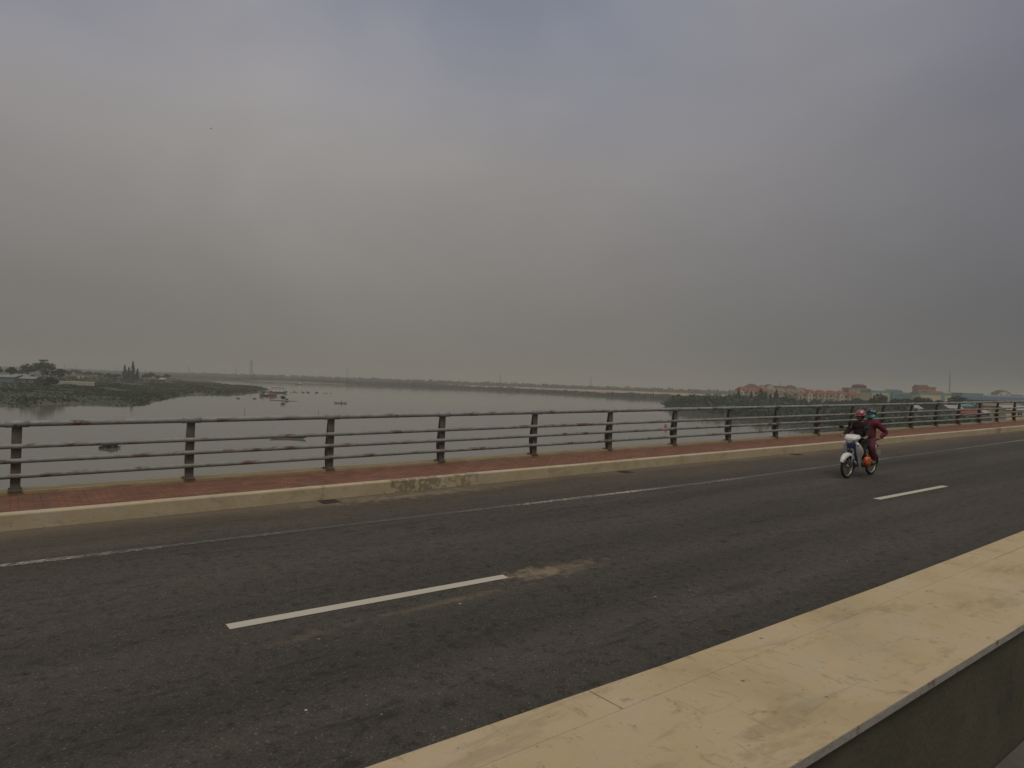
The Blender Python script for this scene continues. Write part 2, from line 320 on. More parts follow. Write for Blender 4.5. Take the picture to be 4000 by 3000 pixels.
# vegetation and earth
def leafm(name, lo, hi, sc=0.25):
    m, t, b, pos = new_mat(name)
    n = N(t, 'ShaderNodeTexNoise', i_Scale=sc, i_Detail=5.0, i_Roughness=0.7); t.links.new(pos, n.inputs['Vector'])
    n2 = N(t, 'ShaderNodeTexNoise', i_Scale=2.5, i_Detail=3.0); t.links.new(pos, n2.inputs['Vector'])
    c = ramp(t, [(0.35, lo), (0.65, hi)], n.outputs[0]).outputs[0]
    c = mixc(t, 1.0, c, ramp(t, [(0.3, 0.6), (0.7, 1.35)], n2.outputs[0]).outputs[0], 'MULTIPLY')
    t.links.new(c, b.inputs['Base Color']); b.inputs['Roughness'].default_value = 0.75; b.inputs['Specular IOR Level'].default_value = 0.25
    return m
m_leaf = leafm('broad_leaves', (0.022, 0.040, 0.018), (0.058, 0.085, 0.035))
m_leaf2 = leafm('casuarina_needles', (0.012, 0.026, 0.018), (0.030, 0.050, 0.032))
m_mang = leafm('mangrove_leaves', (0.020, 0.045, 0.024), (0.050, 0.095, 0.045), 0.08)
m_far = leafm('far_trees', (0.030, 0.042, 0.030), (0.060, 0.075, 0.050), 0.02)
m_grass = leafm('grass_blades', (0.026, 0.044, 0.016), (0.060, 0.080, 0.030), 0.04)
m_bark = mat('bark', (0.10, 0.075, 0.05), 0.9, 0.25, 4)
def landm(name):
    m, t, b, pos = new_mat(name)
    n = N(t, 'ShaderNodeTexNoise', i_Scale=0.03, i_Detail=8.0, i_Roughness=0.7); t.links.new(pos, n.inputs['Vector'])
    c = ramp(t, [(0.30, (0.016, 0.027, 0.010)), (0.48, (0.024, 0.036, 0.014)), (0.62, (0.036, 0.044, 0.018)), (0.75, (0.060, 0.054, 0.030))], n.outputs[0]).outputs[0]
    sp = N(t, 'ShaderNodeSeparateXYZ'); t.links.new(pos, sp.inputs[0])
    mud = ramp(t, [(0.0, 1.0), (0.25, 1.0), (0.5, 0.0)], sp.outputs[2]).outputs[0]
    c = mixc(t, mth(t, 'MULTIPLY', mud, ramp(t, [(0.45, 0.15), (0.6, 1.0)], n.outputs[0]).outputs[0]), c, (0.085, 0.068, 0.045)); t.links.new(c, b.inputs['Base Color']); b.inputs['Roughness'].default_value = 0.9; return m
m_land = landm('bank_ground')
m_farland = mat('far_ground', (0.12, 0.115, 0.07), 0.95, 0.35, 0.02)
m_sand = mat('sand_flat', (0.30, 0.20, 0.12), 0.95, 0.2, 0.02)
m_dirtpath = mat('pale_path', (0.33, 0.31, 0.24), 0.95, 0.15, 0.2)
# ------------------------------------------------------------------ setting: road, pavement, kerb, deck
X0, X1 = -30.0, 190.0
def strip(name, prof, m, x0=X0, x1=X1, bevel=0, n=1, jit=0.0, seed=1):
    rnd = random.Random(seed); mb = MB(); st = []
    for i in range(n+1):
        x = x0+(x1-x0)*i/n; jy = rnd.uniform(-jit, jit); jz = rnd.uniform(-jit, jit)
        st.append(lambda p, x=x, jy=jy, jz=jz: (x, p[0]+jy, dz(x)+p[1]+jz))
    mb.sweep(prof, st); return mb.build(name, m, bevel=bevel)
struct(strip('road', [(1.25, -0.02), (1.25, -0.25), (11.96, -0.25), (11.96, 0.0), (1.25, 0.0)][1:], m_road))
struct(strip('bridge_deck', [(-6.0, -0.30), (-6.0, -1.0), (2.0, -2.2), (11.0, -2.2), (14.1, -0.75), (14.1, -0.30)], m_conc))
struct(strip('pavement', [(12.09, 0.0), (13.622, 0.0), (13.622, 0.246), (12.09, 0.240)], m_pave))
kb = struct(strip('kerb', [(11.92, -0.29), (12.088, -0.29), (12.088, 0.243), (11.945, 0.245), (11.92, 0.225)], m_kerb, n=150, jit=0.004, bevel=0.012))
struct(strip('ledge', [(13.624, -0.29), (14.08, -0.29), (14.08, 0.302), (13.63, 0.300)], m_ledge, n=100, jit=0.003, bevel=0.012))
struct(strip('walkway', [(-6.0, -0.29), (1.025, -0.29), (1.025, 0.70), (-6.0, 0.70)], mat('dusty_walkway', (0.10, 0.092, 0.078), 0.9, 0.2, 3)))
def flat(name, x0, x1, y0, y1, m, h=0.004, n=1):
    mb = MB(); vs = []; 
    for i in range(n+1):
        x = x0+(x1-x0)*i/n; vs += [(x, y0, dz(x)+h), (x, y1, dz(x)+h)]
    mb.add(vs, [(2*i, 2*i+2, 2*i+3, 2*i+1) for i in range(n)]); return mb.build(name, m)
EP = [on_road(px*1.80832, py*1.80832) for px, py in ((0, 1223), (500, 1163.5), (1161, 1086), (1515, 1044), (2212, 950.5))]
EP = [(X0, EP[0].y)]+[(p.x, p.y) for p in EP]+[(X1, EP[-1].y)]
mb = MB(); vs = []
for x, y in EP: vs += [(x, y-.075, dz(x)+.004), (x, y+.075, dz(x)+.004)]
mb.add(vs, [(2*i, 2*i+2, 2*i+3, 2*i+1) for i in range(len(EP)-1)]); struct(mb.build('edge_line', m_worn))
for a, bb_, ya, yb in ((-10.9, -7.8, 6.5, 6.45), (1.68, 4.72, 6.425, 6.27), (14.1, 17.35, 6.345, 6.30), (26.6, 29.7, 6.3, 6.3), (39.1, 42.2, 6.3, 6.3), (51.6, 54.7, 6.3, 6.3), (64.1, 67.2, 6.3, 6.3)):
    mb = MB(); mb.add([(a, ya-.075, dz(a)+.004), (bb_, yb-.07, dz(bb_)+.004), (bb_+.02, yb+.07, dz(bb_)+.004), (a, ya+.075, dz(a)+.004)], [(0, 1, 2, 3)]); struct(mb.build('lane_dash', m_paint))
# drain grates let into the gutter
def grate(px, py, lab):
    x, y = R2(px, py); y = min(y, 11.72); o = empty('drain_grate', (x, y, dz(x)), 0, lab, 'drain grate', 'cast iron drain grates along the kerb'); o.scale = (.52, .75, 1)
    mb = MB(); mi = mat('cast_iron', (0.045, 0.035, 0.028), 0.6, 0.3, 20) if 'cast_iron' not in bpy.data.materials else bpy.data.materials['cast_iron']
    mb.box(-.32, .32, -.20, -.17, .001, .012); mb.box(-.32, .32, .17, .20, .001, .012); mb.box(-.32, -.29, -.17, .17, .001, .012); mb.box(.29, .32, -.17, .17, .001, .012)
    mb.build('frame', mi, o)
    mb = MB()
    for k in range(8): mb.box(-.27+k*.074, -.235+k*.074, -.169, .169, .002, .011)
    mb.build('bar_grid', mi, o)
    mb = MB(); mb.box(-.29, .29, -.17, .17, .0005, .0015); mb.build('opening', bpy.data.materials.get('pit_black') or mat('pit_black', (0.008, 0.007, 0.006), 1.0, 0.1), o)
grate(1287, 1960, 'rusty drain grate in the gutter nearest the camera, among sand'); grate(2445, 1844, 'drain grate in the gutter further along, small in the middle of the kerb'); grate(3115, 1776, 'drain grate in the gutter just left of the motorbike riders')
# ------------------------------------------------------------------ median barrier in the foreground
bar = empty('median_barrier', (8, 1.3, dz(8)), 0, 'wide cream painted concrete barrier with stained flat top running across the near corner', 'barrier')
def bar_part(name, prof_near_far, m, segs, bevel=0.006, jit=0.006, seed=3):
    rnd = random.Random(seed); mb = MB()
    for (a, b_) in segs:
        j0 = rnd.uniform(-jit, jit); j1 = rnd.uniform(-jit, jit); z0 = rnd.uniform(-jit, jit)*.4; st = []; n = max(1, int((b_-a)/1.2))
        for i in range(n+1):
            x = a+(b_-a)*i/n; jy = j0+(j1-j0)*i/n
            st.append(lambda p, x=x, jy=jy: (x-8, p[0]+jy-1.3, dz(x)-dz(8)+p[1]+z0))
        mb.sweep(prof_near_far, st)
    return mb.build(name, m, bar, bevel=bevel)
joints = [-12.0, -6.0, -2.2, 0.90, 3.05, 6.4, 10.4, 14.4, 18.4, 24, 30, 38, 46, 54, 62, 72, 82, 92, 104, 118, 134, 150, 170, 189]
segs = [(joints[i]+0.003, joints[i+1]-0.003) for i in range(len(joints)-1)]
FARY = [(-20, 1.70), (0.8, 1.686), (1.6, 1.668), (2.0, 1.657), (3.7, 1.650), (4.9, 1.660), (6.1, 1.676), (9, 1.668), (400, 1.668)]
def fary(x):
    for (a_, ya), (b_, yb) in zip(FARY, FARY[1:]):
        if x <= b_: return ya+(yb-ya)*(x-a_)/(b_-a_)
bar_part('coping', [(1.0, 1.247), (1.497, 1.247), (1.497, 1.280), (1.0, 1.280)], [m_bar, m_fascia], [(q_[0]+0.002, q_[1]-0.002) for q_ in ((-12, -3.6), (-3.6, 4.9), (4.9, 15), (15, 27), (27, 41), (41, 60), (60, 90), (90, 130), (130, 189))], bevel=0.004, jit=0.003)
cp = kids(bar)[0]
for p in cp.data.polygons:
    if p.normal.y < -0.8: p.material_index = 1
mb = MB()
for a_, b_ in ((-12, -3.2), (-3.2, 1.62), (1.625, 3.72), (3.723, 8), (8, 14), (14, 22), (22, 34), (34, 50), (50, 80), (80, 120), (120, 189)):
    st = []; xx = [a_]+[q for q, _ in FARY if a_ < q < b_]+[b_]
    for x in xx: st.append(lambda p, x=x: (x-8, (p[0] if p[0] < 1.6 else fary(x)+p[0]-1.66)-1.3, dz(x)-dz(8)+p[1]))
    mb.sweep([(1.4975, 1.2475), (1.66, 1.2475), (1.66, 1.270), (1.65, 1.277), (1.4975, 1.2795)], st)
mb.build('edge_strip', m_bar, bar, bevel=0.003)
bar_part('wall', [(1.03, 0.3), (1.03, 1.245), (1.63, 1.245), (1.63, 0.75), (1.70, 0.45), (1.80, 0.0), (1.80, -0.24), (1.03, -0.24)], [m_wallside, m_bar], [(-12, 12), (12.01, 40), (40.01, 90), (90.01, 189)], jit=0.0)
# ------------------------------------------------------------------ railing
POSTX = [(37, 915), (413, 903), (716, 896), (957, 890), (1157, 886), (1320, 883), (1460, 881), (1578, 879), (1680, 877), (1770, 876), (1844, 874), (1911, 872), (1972, 870), (2026, 869), (2074, 868), (2119, 867), (2157, 866), (2194, 865)]
xs = [on_y(a*1.80832, b_*1.80832, 13.64).x for a, b_ in POSTX]
k = 2.778
while xs[0] > X0+3: xs.insert(0, xs[0]-k)
while xs[-1] < 120: xs.append(xs[-1]+k)
rl = empty('bridge_railing', (8, 13.6, dz(8)), 0, 'long grey pipe railing with rust patches standing on the outer ledge of the bridge', 'railing')
def pipe(name, h, rad, y, sleeves):
    mb = MB(); rnd = random.Random(int(h*100)); pts = []
    x = X0
    while x < 121:
        pts.append((x-8, y-13.6, dz(x)-dz(8)+h+rnd.uniform(-.002, .002))); x += 1.39
    mb.tube(pts, rad, 14)
    if sleeves:
        for x in xs:
            if abs(x) < 60: mb.tube([(x-8-.16, y-13.6, dz(x-.16)-dz(8)+h), (x-8+.16, y-13.6, dz(x+.16)-dz(8)+h)], rad+.008, 14)
    return mb.build(name, m_rail, rl)
pipe('top_rail', 1.408, 0.050, 13.60, True)
for h in (1.045, 0.803, 0.556): pipe('rail', h, 0.041, 13.575, False)
pm = MB()
H0, H1 = 0.305, 1.385
pm.box(-.07, .07, 0.0, .018, H0, H1)                                  # front flange
prof = [(0.018, H0), (0.125, H0), (0.185, H0+0.36), (0.065, H1), (0.018, H1)]
pm.box(-.10, .10, -.03, .22, H0-.006, H0+.014)                          # base plate
for a in (-.08, .08):
    for c_ in (0.16,): pm.tube([(a, c_, H0+.014), (a, c_, H0+.04)], .012, 6)
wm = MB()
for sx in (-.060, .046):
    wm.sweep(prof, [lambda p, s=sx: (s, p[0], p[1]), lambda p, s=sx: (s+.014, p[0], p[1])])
m_web = mat('post_web_shade', (0.045, 0.032, 0.022), 0.85, 0.3, 6)  # dark rust brown; the shade on the webs is put into the colour
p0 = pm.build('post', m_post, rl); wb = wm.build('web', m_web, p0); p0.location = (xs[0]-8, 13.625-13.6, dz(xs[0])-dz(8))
for x in xs[1:]:
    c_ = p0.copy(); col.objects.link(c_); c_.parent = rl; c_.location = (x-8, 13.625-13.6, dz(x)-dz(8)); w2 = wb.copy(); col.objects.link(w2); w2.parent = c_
# ------------------------------------------------------------------ water and land
mb = MB(); n = 24
mb.add([(0, 300, 0)]+[(4200*cos(2*pi*i/n), 300+4200*sin(2*pi*i/n), 0) for i in range(n)], [(0, 1+i, 1+(i+1) % n) for i in range(n)])
struct(mb.build('water', m_water))
def pip(x, y, P):
    ins = False; n = len(P); j = n-1
    for i in range(n):
        if (P[i][1] > y) != (P[j][1] > y) and x < (P[j][0]-P[i][0])*(y-P[i][1])/(P[j][1]-P[i][1])+P[i][0]: ins = not ins
        j = i
    return ins
def sdist(x, y, P):
    d = 1e9; n = len(P)
    for i in range(n):
        ax, ay = P[i]; bx, by = P[(i+1) % n]; dx, dy = bx-ax, by-ay
        t = max(0, min(1, ((x-ax)*dx+(y-ay)*dy)/(dx*dx+dy*dy+1e-9))); q = (x-ax-t*dx)**2+(y-ay-t*dy)**2
        if q < d: d = q
    d = sqrt(d); return d if pip(x, y, P) else -d
from mathutils import noise as mn
def hfun(P, prof):
    def h(x, y):
        d = sdist(x, y, P)+4*mn.noise(Vector((x*.05, y*.05, 3)))
        if d < 0: return max(-2.0, d*0.3)
        z = None
        for (d0, z0), (d1, z1) in zip(prof, prof[1:]):
            if d <= d1: z = z0+(z1-z0)*(d-d0)/(d1-d0); break
        if z is None: z = prof[-1][1]
        return z + min(1, d/8)*0.5*mn.noise(Vector((x*.08, y*.08, 9)))
    return h
def land(name, P, h, x0, x1, y0, y1, st, m):
    nx = int((x1-x0)/st)+1; ny = int((y1-y0)/st)+1; mb = MB(); vs = []
    for j in range(ny):
        for i in range(nx): x = x0+i*st; y = y0+j*st; vs.append((x, y, h(x, y)))
    fs = []
    for j in range(ny-1):
        for i in range(nx-1):
            q = (j*nx+i, j*nx+i+1, (j+1)*nx+i+1, (j+1)*nx+i)
            if max(vs[k][2] for k in q) > -1.2: fs.append(q)
    mb.add(vs, fs, 0, True); return struct(mb.build(name, m))
def W(*pts): return [(wat(px, py).x, wat(px, py).y) for px, py in pts]
PL = [(-420, 250), (-150, 215)] + W((-150, 1584), (0, 1582), (60, 1587), (110, 1588), (170, 1576), (300, 1577), (400, 1584), (480, 1586), (565, 1582), (590, 1566), (640, 1560), (690, 1547), (760, 1537), (850, 1541), (930, 1538), (1020, 1529), (1052, 1524), (1020, 1512), (930, 1507), (890, 1508), (870, 1500), (830, 1489), (740, 1483), (600, 1476), (450, 1467), (300, 1459)) + [(-420, 1500)]
hL = hfun(PL, [(0, 0.05), (3, 0.7), (25, 1.4), (60, 3.2), (95, 4.2), (160, 3.2), (400, 2.2), (2000, 1.5)])
hLf = lambda x, y: hL(x, y)
land('left_bank', PL, hL, -420, 240, 200, 1500, 7, m_land)
PR = W((2608, 1588), (2650, 1597), (2760, 1603), (2900, 1613), (3010, 1622), (3110, 1632), (3200, 1642), (3290, 1655), (3370, 1668), (3440, 1684), (3490, 1700)) + [(125, 20), (118, -60), (130, -400), (1500, -400), (1500, 900), (560, 640)] + W((2800, 1548), (2700, 1556), (2640, 1572))
hR = hfun(PR, [(0, 0.1), (4, 0.9), (40, 1.6), (150, 3.0), (300, 4.2), (2000, 4.5)])
land('right_bank', PR, hR, 100, 1500, -400, 900, 10, m_land)
PF = W((2680, 1550), (2620, 1551), (2500, 1546), (2400, 1540), (2300, 1535), (2100, 1530), (1919, 1523), (1700, 1515), (1400, 1503), (1200, 1496), (1000, 1489), (850, 1478), (700, 1470), (500, 1462)) + [(-300, 1900), (-1500, 2000), (-1500, 3400), (1200, 3300), (3000, 2000), (3000, 900), (1400, 760)]
hF = hfun(PF, [(0, 0.1), (6, 0.9), (60, 1.5), (3000, 2.5)])
land('far_bank', PF, hF, -1500, 3000, 480, 3400, 30, m_farland)
# sand flat on the far bank
mb = MB(); P = [gx(px, Z) for px, Z in ((1750, 1050), (2100, 900), (2500, 820), (2860, 800), (2900, 1100), (2500, 1200), (2100, 1300), (1750, 1350))]
mb.add([(x, y, hF(x, y)+1.9) for x, y in P], [tuple(range(len(P)))][::-1]); o = struct(mb.build('sand_flat', m_sand))
# ------------------------------------------------------------------ leaf clumps
def leafcloud(mb, c, r, n, s, rnd, flat=0.0, mi=0, squash=1.0):
    for _ in range(n):
        while True:
            v = Vector((rnd.uniform(-1, 1), rnd.uniform(-1, 1), rnd.uniform(-1, 1)))
            if 0.15 < v.length < 1: break
        v = v*(0.55+0.45*rnd.random())/max(v.length, .4)*min(1, v.length+.35)
        p = Vector((c[0]+v.x*r[0], c[1]+v.y*r[1], c[2]+v.z*r[2]))
        a = Vector((rnd.gauss(0, 1), rnd.gauss(0, 1), rnd.gauss(0, 1)*(1-flat))).normalized(); b = a.cross(Vector((rnd.gauss(0, 1), rnd.gauss(0, 1), rnd.gauss(0, 1)))).normalized()
        q = s*rnd.uniform(.55, 1.3); a *= q; b *= q*rnd.uniform(.45, .9)
        mb.add([p-a-b*.4, p+a*.2-b, p+a+b*.3, p-a*.1+b], [(0, 1, 2, 3)], mi)
def broad_tree(name, x, y, z, H, R, label, seed, group=None, cat='tree', layers=False, m=None, dens=1.0, leaf=0.42):
    rnd = random.Random(seed); o = empty(name, (x, y, z-.2), rnd.random()*6, label, cat, group)
    tb = MB(); th = H*.38; tb.tube([(0, 0, 0), (.1, .05, th*.5), (.05, -.1, th)], [H*.03, H*.023, H*.018], 7)
    cb = MB(); nl = 7
    for i in range(nl):
        a = 2*pi*i/nl+rnd.uniform(-.3, .3); rr = R*rnd.uniform(.35, .72); zz = H*rnd.uniform(.45, .78)
        e = (rr*cos(a), rr*sin(a), zz); tb.tube([(.05, -.1, th*.9), (e[0]*.5, e[1]*.5, (th+zz)/2), e], [H*.013, H*.009, H*.004], 5, cap=False)
        q = R*rnd.uniform(.30, .46); leafcloud(cb, e, (q, q, q*.62), int(95*dens), leaf, rnd)
    leafcloud(cb, (0, 0, H*.78), (R*.55, R*.55, H*.16), int(150*dens), leaf, rnd)
    if layers:
        leafcloud(cb, (.3, 0, H*.97), (R*.42, R*.42, H*.045), int(90*dens), leaf, rnd, .8); tb.tube([(0, 0, th), (.2, 0, H*.97)], [H*.015, H*.006], 5)
    tb.build('trunk', m_bark, o); cb.build('crown', m or m_leaf, o); return o
def conifer(name, x, y, z, H, R, label, seed, group=None, m=None, dens=1.0):
    rnd = random.Random(seed); o = empty(name, (x, y, z-.2), rnd.random()*6, label, 'tree', group)
    tb = MB(); tb.tube([(0, 0, 0), (.1, 0, H*.5), (0, .05, H)], [H*.022, H*.014, .03], 6)
    cb = MB(); k = int(9+H)
    for i in range(k):
        f = i/(k-1); zz = H*(.10+.88*f); rr = R*((1-f)**.75)*rnd.uniform(.55, 1.05)+.15
        for j in range(4):
            a = rnd.random()*2*pi; e = (rr*.55*cos(a), rr*.55*sin(a), zz+rnd.uniform(-.2, .3))
            leafcloud(cb, e, (rr*.55, rr*.55, H*.035), int(16*dens), .34, rnd, .3)
            if j < 2: tb.tube([(0, 0, zz-.3), e], [.05, .02], 4, cap=False)
    tb.build('trunk', m_bark, o); cb.build('crown', m or m_leaf2, o); return o
# left bank trees
gl = 'trees along the left bank'
for i, (px, Z, H, R, lab, lay) in enumerate([
    (46, 335, 7.0, 2.6, 'small dark tree between the two pale shed roofs at far left', False),
    (108, 340, 9.0, 4.6, 'rounded dark tree over the long shed, left of the tallest broad tree', False),
    (168, 335, 10.6, 5.6, 'tallest broad tree on the left bank with a flat layered top', True),
    (200, 330, 9.6, 4.2, 'dark round tree touching the right side of the layered tree', False),
    (235, 335, 7.2, 2.7, 'slim separate tree right of the layered tree on the left bank', False),
    (-30, 340, 8.5, 5.0, 'tree at the left picture edge behind the shed', False)]):
    x, y = gx(px, Z); broad_tree('broadleaf_tree', x, y, hLf(x, y), H+ (4.3-hLf(x, y)), R, lab, 20+i, gl, layers=lay)
for i, (px, Z, H, R, lab) in enumerate([(487, 470, 12.0, 2.6, 'dark conifer at the left of the riverside clump of four'), (503, 475, 10.5, 2.6, 'middle conifer of the riverside clump, lower than its two neighbours'),
        (519, 470, 14.6, 2.4, 'tallest pointed conifer of the riverside clump'), (537, 472, 9.6, 2.3, 'short conifer standing apart at the right of the riverside clump')]):
    x, y = gx(px, Z); z = hLf(x, y); conifer('conifer_tree', x, y, z, H+2.6-z, R, lab, 40+i, 'conifers on the left bank')
for i, (px, Z, H, R, lab) in enumerate([(425, 480, 5.5, 3.2, 'low bushy tree left of the conifer clump'), (455, 480, 4.8, 3.4, 'low round bush just left of the conifers'), (568, 520, 5.5, 2.6, 'small round tree right of the conifer clump'),
        (590, 520, 6.8, 3.8, 'wide dark tree right of the conifer clump'), (618, 540, 4.8, 3.0, 'low tree between the wide dark tree and the small houses'), (650, 540, 6.5, 3.3, 'tree rising behind the small riverside houses'),
        (265, 520, 6.0, 4.0, 'hazy low tree right of the slim separate tree'), (300, 560, 6.5, 5.0, 'hazy wide tree behind the cream block on the left bank'), (345, 560, 5.2, 5.0, 'hazy low tree above the pale path'), (385, 520, 4.6, 4.5, 'low scrubby tree at the end of the pale path')]):
    x, y = gx(px, Z); broad_tree('small_tree', x, y, hLf(x, y), H, R, lab, 60+i, 'small trees on the left bank', dens=.8)
x, y = gx(196, 268); broad_tree('dark_bush', x, y, hLf(x, y), 5.4, 2.9, 'tall dark bush growing out of the grass near the water at left', 81, cat='bush', m=m_leaf2, dens=1.6)
# grass
def grass(name, P, h, n, x0, x1, y0, y1, hgt, seed, edge=0.4, label=None, near=60):
    rnd = random.Random(seed); mb = MB(); k = 0; tries = 0
    while k < n and tries < n*12:
        tries += 1; x = rnd.uniform(x0, x1); y = rnd.uniform(y0, y1); d = sdist(x, y, P)
        if d < -0.5 or (d > near and rnd.random() > .35): continue
        pch = mn.noise(Vector((x*.06, y*.06, 1)))
        if pch < -0.45 and d > 6: continue
        k += 1; z = max(h(x, y), 0)-.1; s = hgt*(1.0+1.1*max(-.6, pch))*rnd.uniform(.5, 1.2)
        for q in range(3):
            a = rnd.random()*pi; wdt = s*rnd.uniform(.5, .9); lx, ly = rnd.uniform(-.4, .4)*s, rnd.uniform(-.4, .4)*s
            mb.add([(x-wdt*cos(a), y-wdt*sin(a), z), (x+wdt*cos(a), y+wdt*sin(a), z), (x+wdt*.5*cos(a)+lx, y+wdt*.5*sin(a)+ly, z+s*rnd.uniform(.7, 1)), (x-wdt*.6*cos(a)+lx, y-wdt*.6*sin(a)+ly, z+s*rnd.uniform(.6, 1))], [(0, 1, 2, 3)])
    o = mb.build(name, m_grass); o['kind'] = 'stuff'; tag(o, label, 'grass'); return o
grass('grass', PL, hL, 15000, -140, 120, 215, 460, 0.50, 5, label='tall green grass covering the low left bank')
grass('reeds', PL, hL, 4500, 20, 165, 300, 660, 0.8, 6, label='reeds on the narrow spit reaching towards the boats')
grass('scrub', PR, hR, 9000, 110, 520, -40, 330, 1.5, 8, label='green scrub on the low ground of the right bank')
# mangrove thicket on the right bank
def thicket(name, path, n, wdt, hgt, s, seed, m, label, zf, cat='thicket', pieces=None):
    rnd = random.Random(seed); mb = MB(); L = []
    for a, b_ in zip(path, path[1:]): L.append(sqrt((a[0]-b_[0])**2+(a[1]-b_[1])**2))
    tot = sum(L)
    for _ in range(n):
        q = rnd.random()*tot
        for (a, b_), l in zip(zip(path, path[1:]), L):
            if q <= l: break
            q -= l
        t = q/l; x = a[0]+(b_[0]-a[0])*t; y = a[1]+(b_[1]-a[1])*t; w_ = a[2]+(b_[2]-a[2])*t if len(a) > 2 else wdt; hh = a[3]+(b_[3]-a[3])*t if len(a) > 3 else hgt
        x += rnd.uniform(-1, 1)*w_; y += rnd.uniform(-1, 1)*w_; nn = .72+.55*mn.noise(Vector((x*.09, y*.09, seed)))
        r = hh*nn*rnd.uniform(.25, .5); z = max(0, zf(x, y))
        leafcloud(mb, (x, y, z+hh*nn-r*.7), (r*1.2, r*1.2, r), 10, s, rnd); leafcloud(mb, (x, y, z+hh*nn*.4), (r*1.3, r*1.3, hh*nn*.4), 6, s, rnd)
    o = mb.build(name, m); o['kind'] = 'stuff'; tag(o, label, cat); return o
def WP(px, py, w_, h_): p = wat(px, py); return (p.x, p.y, w_, h_)
def GP(px, Z, w_, h_): x, y = gx(px, Z); return (x, y, w_, h_)
thicket('mangrove_thicket', [WP(2625, 1588, 4, 6.5), WP(2665, 1590, 8, 6.5), WP(2760, 1594, 12, 7.5), WP(2900, 1600, 14, 6.5), WP(3000, 1606, 14, 6)], 1500, 10, 6, .75, 3, m_mang, 'dense green mangrove thicket at the point of the right bank', hR)
thicket('bank_thicket', [GP(2880, 330, 18, 5), GP(3050, 300, 20, 5.0), GP(3200, 270, 20, 5), GP(3400, 240, 20, 5.0), GP(3600, 230, 20, 4.5), GP(3850, 230, 20, 3.5)], 1900, 10, 6, .75, 4, m_mang, 'dark green scrub wood below the villas on the right bank', hR)
thicket('low_thicket', [GP(3450, 150, 14, 3.0), GP(3650, 150, 18, 3.0), GP(3900, 150, 20, 2.5), GP(4200, 150, 20, 2.5)], 900, 10, 3, .6, 14, m_mang, 'low green scrub behind the right end of the railing', hR)
# far treeline
thicket('far_shore_scrub', [GP(450, 1420, 15, 4), GP(850, 1200, 15, 5), GP(1200, 1130, 14, 5), GP(1600, 1010, 14, 5), GP(1919, 940, 14, 4.5), GP(2200, 830, 10, 3.5), GP(2350, 745, 10, 3.5), GP(2500, 705, 10, 5), GP(2570, 690, 8, 4.5), GP(2680, 655, 8, 3)], 2600, 10, 5, 1.5, 9, m_far, 'dark scrub along the water line of the far bank', hF, 'scrub')
thicket('far_treeline', [GP(-200, 1750, 60, 8), GP(300, 1700, 60, 9), GP(700, 1600, 50, 9), GP(1200, 1500, 50, 10), GP(1600, 1400, 50, 9.5), GP(2000, 1350, 50, 9.5), GP(2400, 1300, 50, 9), GP(2900, 1250, 60, 9), GP(3600, 1250, 60, 9), GP(4300, 1200, 60, 9)], 4200, 10, 8, 2.0, 11, m_far, 'hazy line of far trees on the horizon', hF, 'trees')
# pylons
def lattice(mb, H, b, t, n, r):
    lv = []
    for i in range(n+1):
        f = i/n; s = b+(t-b)*f**.8; lv.append([(sx*s, sy*s, H*f) for sx, sy in ((-1, -1), (1, -1), (1, 1), (-1, 1))])
    for i in range(n):
        for k in range(4):
            k2 = (k+1) % 4; mb.tube([lv[i][k], lv[i+1][k]], r, 4, cap=False); mb.tube([lv[i][k], lv[i+1][k2]], r*.7, 4, cap=False); mb.tube([lv[i][k2], lv[i+1][k]], r*.7, 4, cap=False); mb.tube([lv[i+1][k], lv[i+1][k2]], r*.7, 4, cap=False)
m_steel = mat('galvanised_steel', (0.13, 0.13, 0.13), 0.6, 0.1, 3)
py0 = empty('pylon', (0, 0, 0)); mb = MB(); lattice(mb, 42, 3.6, .7, 9, .22); mb.build('tower', m_steel, py0)
mb = MB()
for z, l in ((31, 8), (36, 6.5), (41, 5)):
    mb.tube([(-l, 0, z), (0, 0, z+.6), (l, 0, z)], .22, 4); mb.tube([(-l, 0, z), (0, 0, z-1), (l, 0, z)], .15, 4)
mb.build('crossarm', m_steel, py0)
for i, (px, Z, s, lab) in enumerate([(981, 1500, 1.0, 'tallest hazy power pylon behind the spit on the left'), (1355, 1750, .78, 'hazy power pylon above the man in the small boat'), (1955, 1850, .80, 'faint power pylon near the middle of the far bank'),
        (2307, 1750, .72, 'faint power pylon at the right of the far bank'), (737, 1700, .62, 'small hazy pylon between the conifers and the tallest pylon'), (921, 1900, .66, 'small faint pylon just left of the tallest pylon')]):
    o = py0 if i == 0 else copy_tree(py0); x, y = gx(px, Z); o.location = (x, y, 1.5); o.scale = (s, s, s); o.rotation_euler[2] = -.64+.3*i
    tag(o, lab, 'pylon', 'power pylons on the far bank')
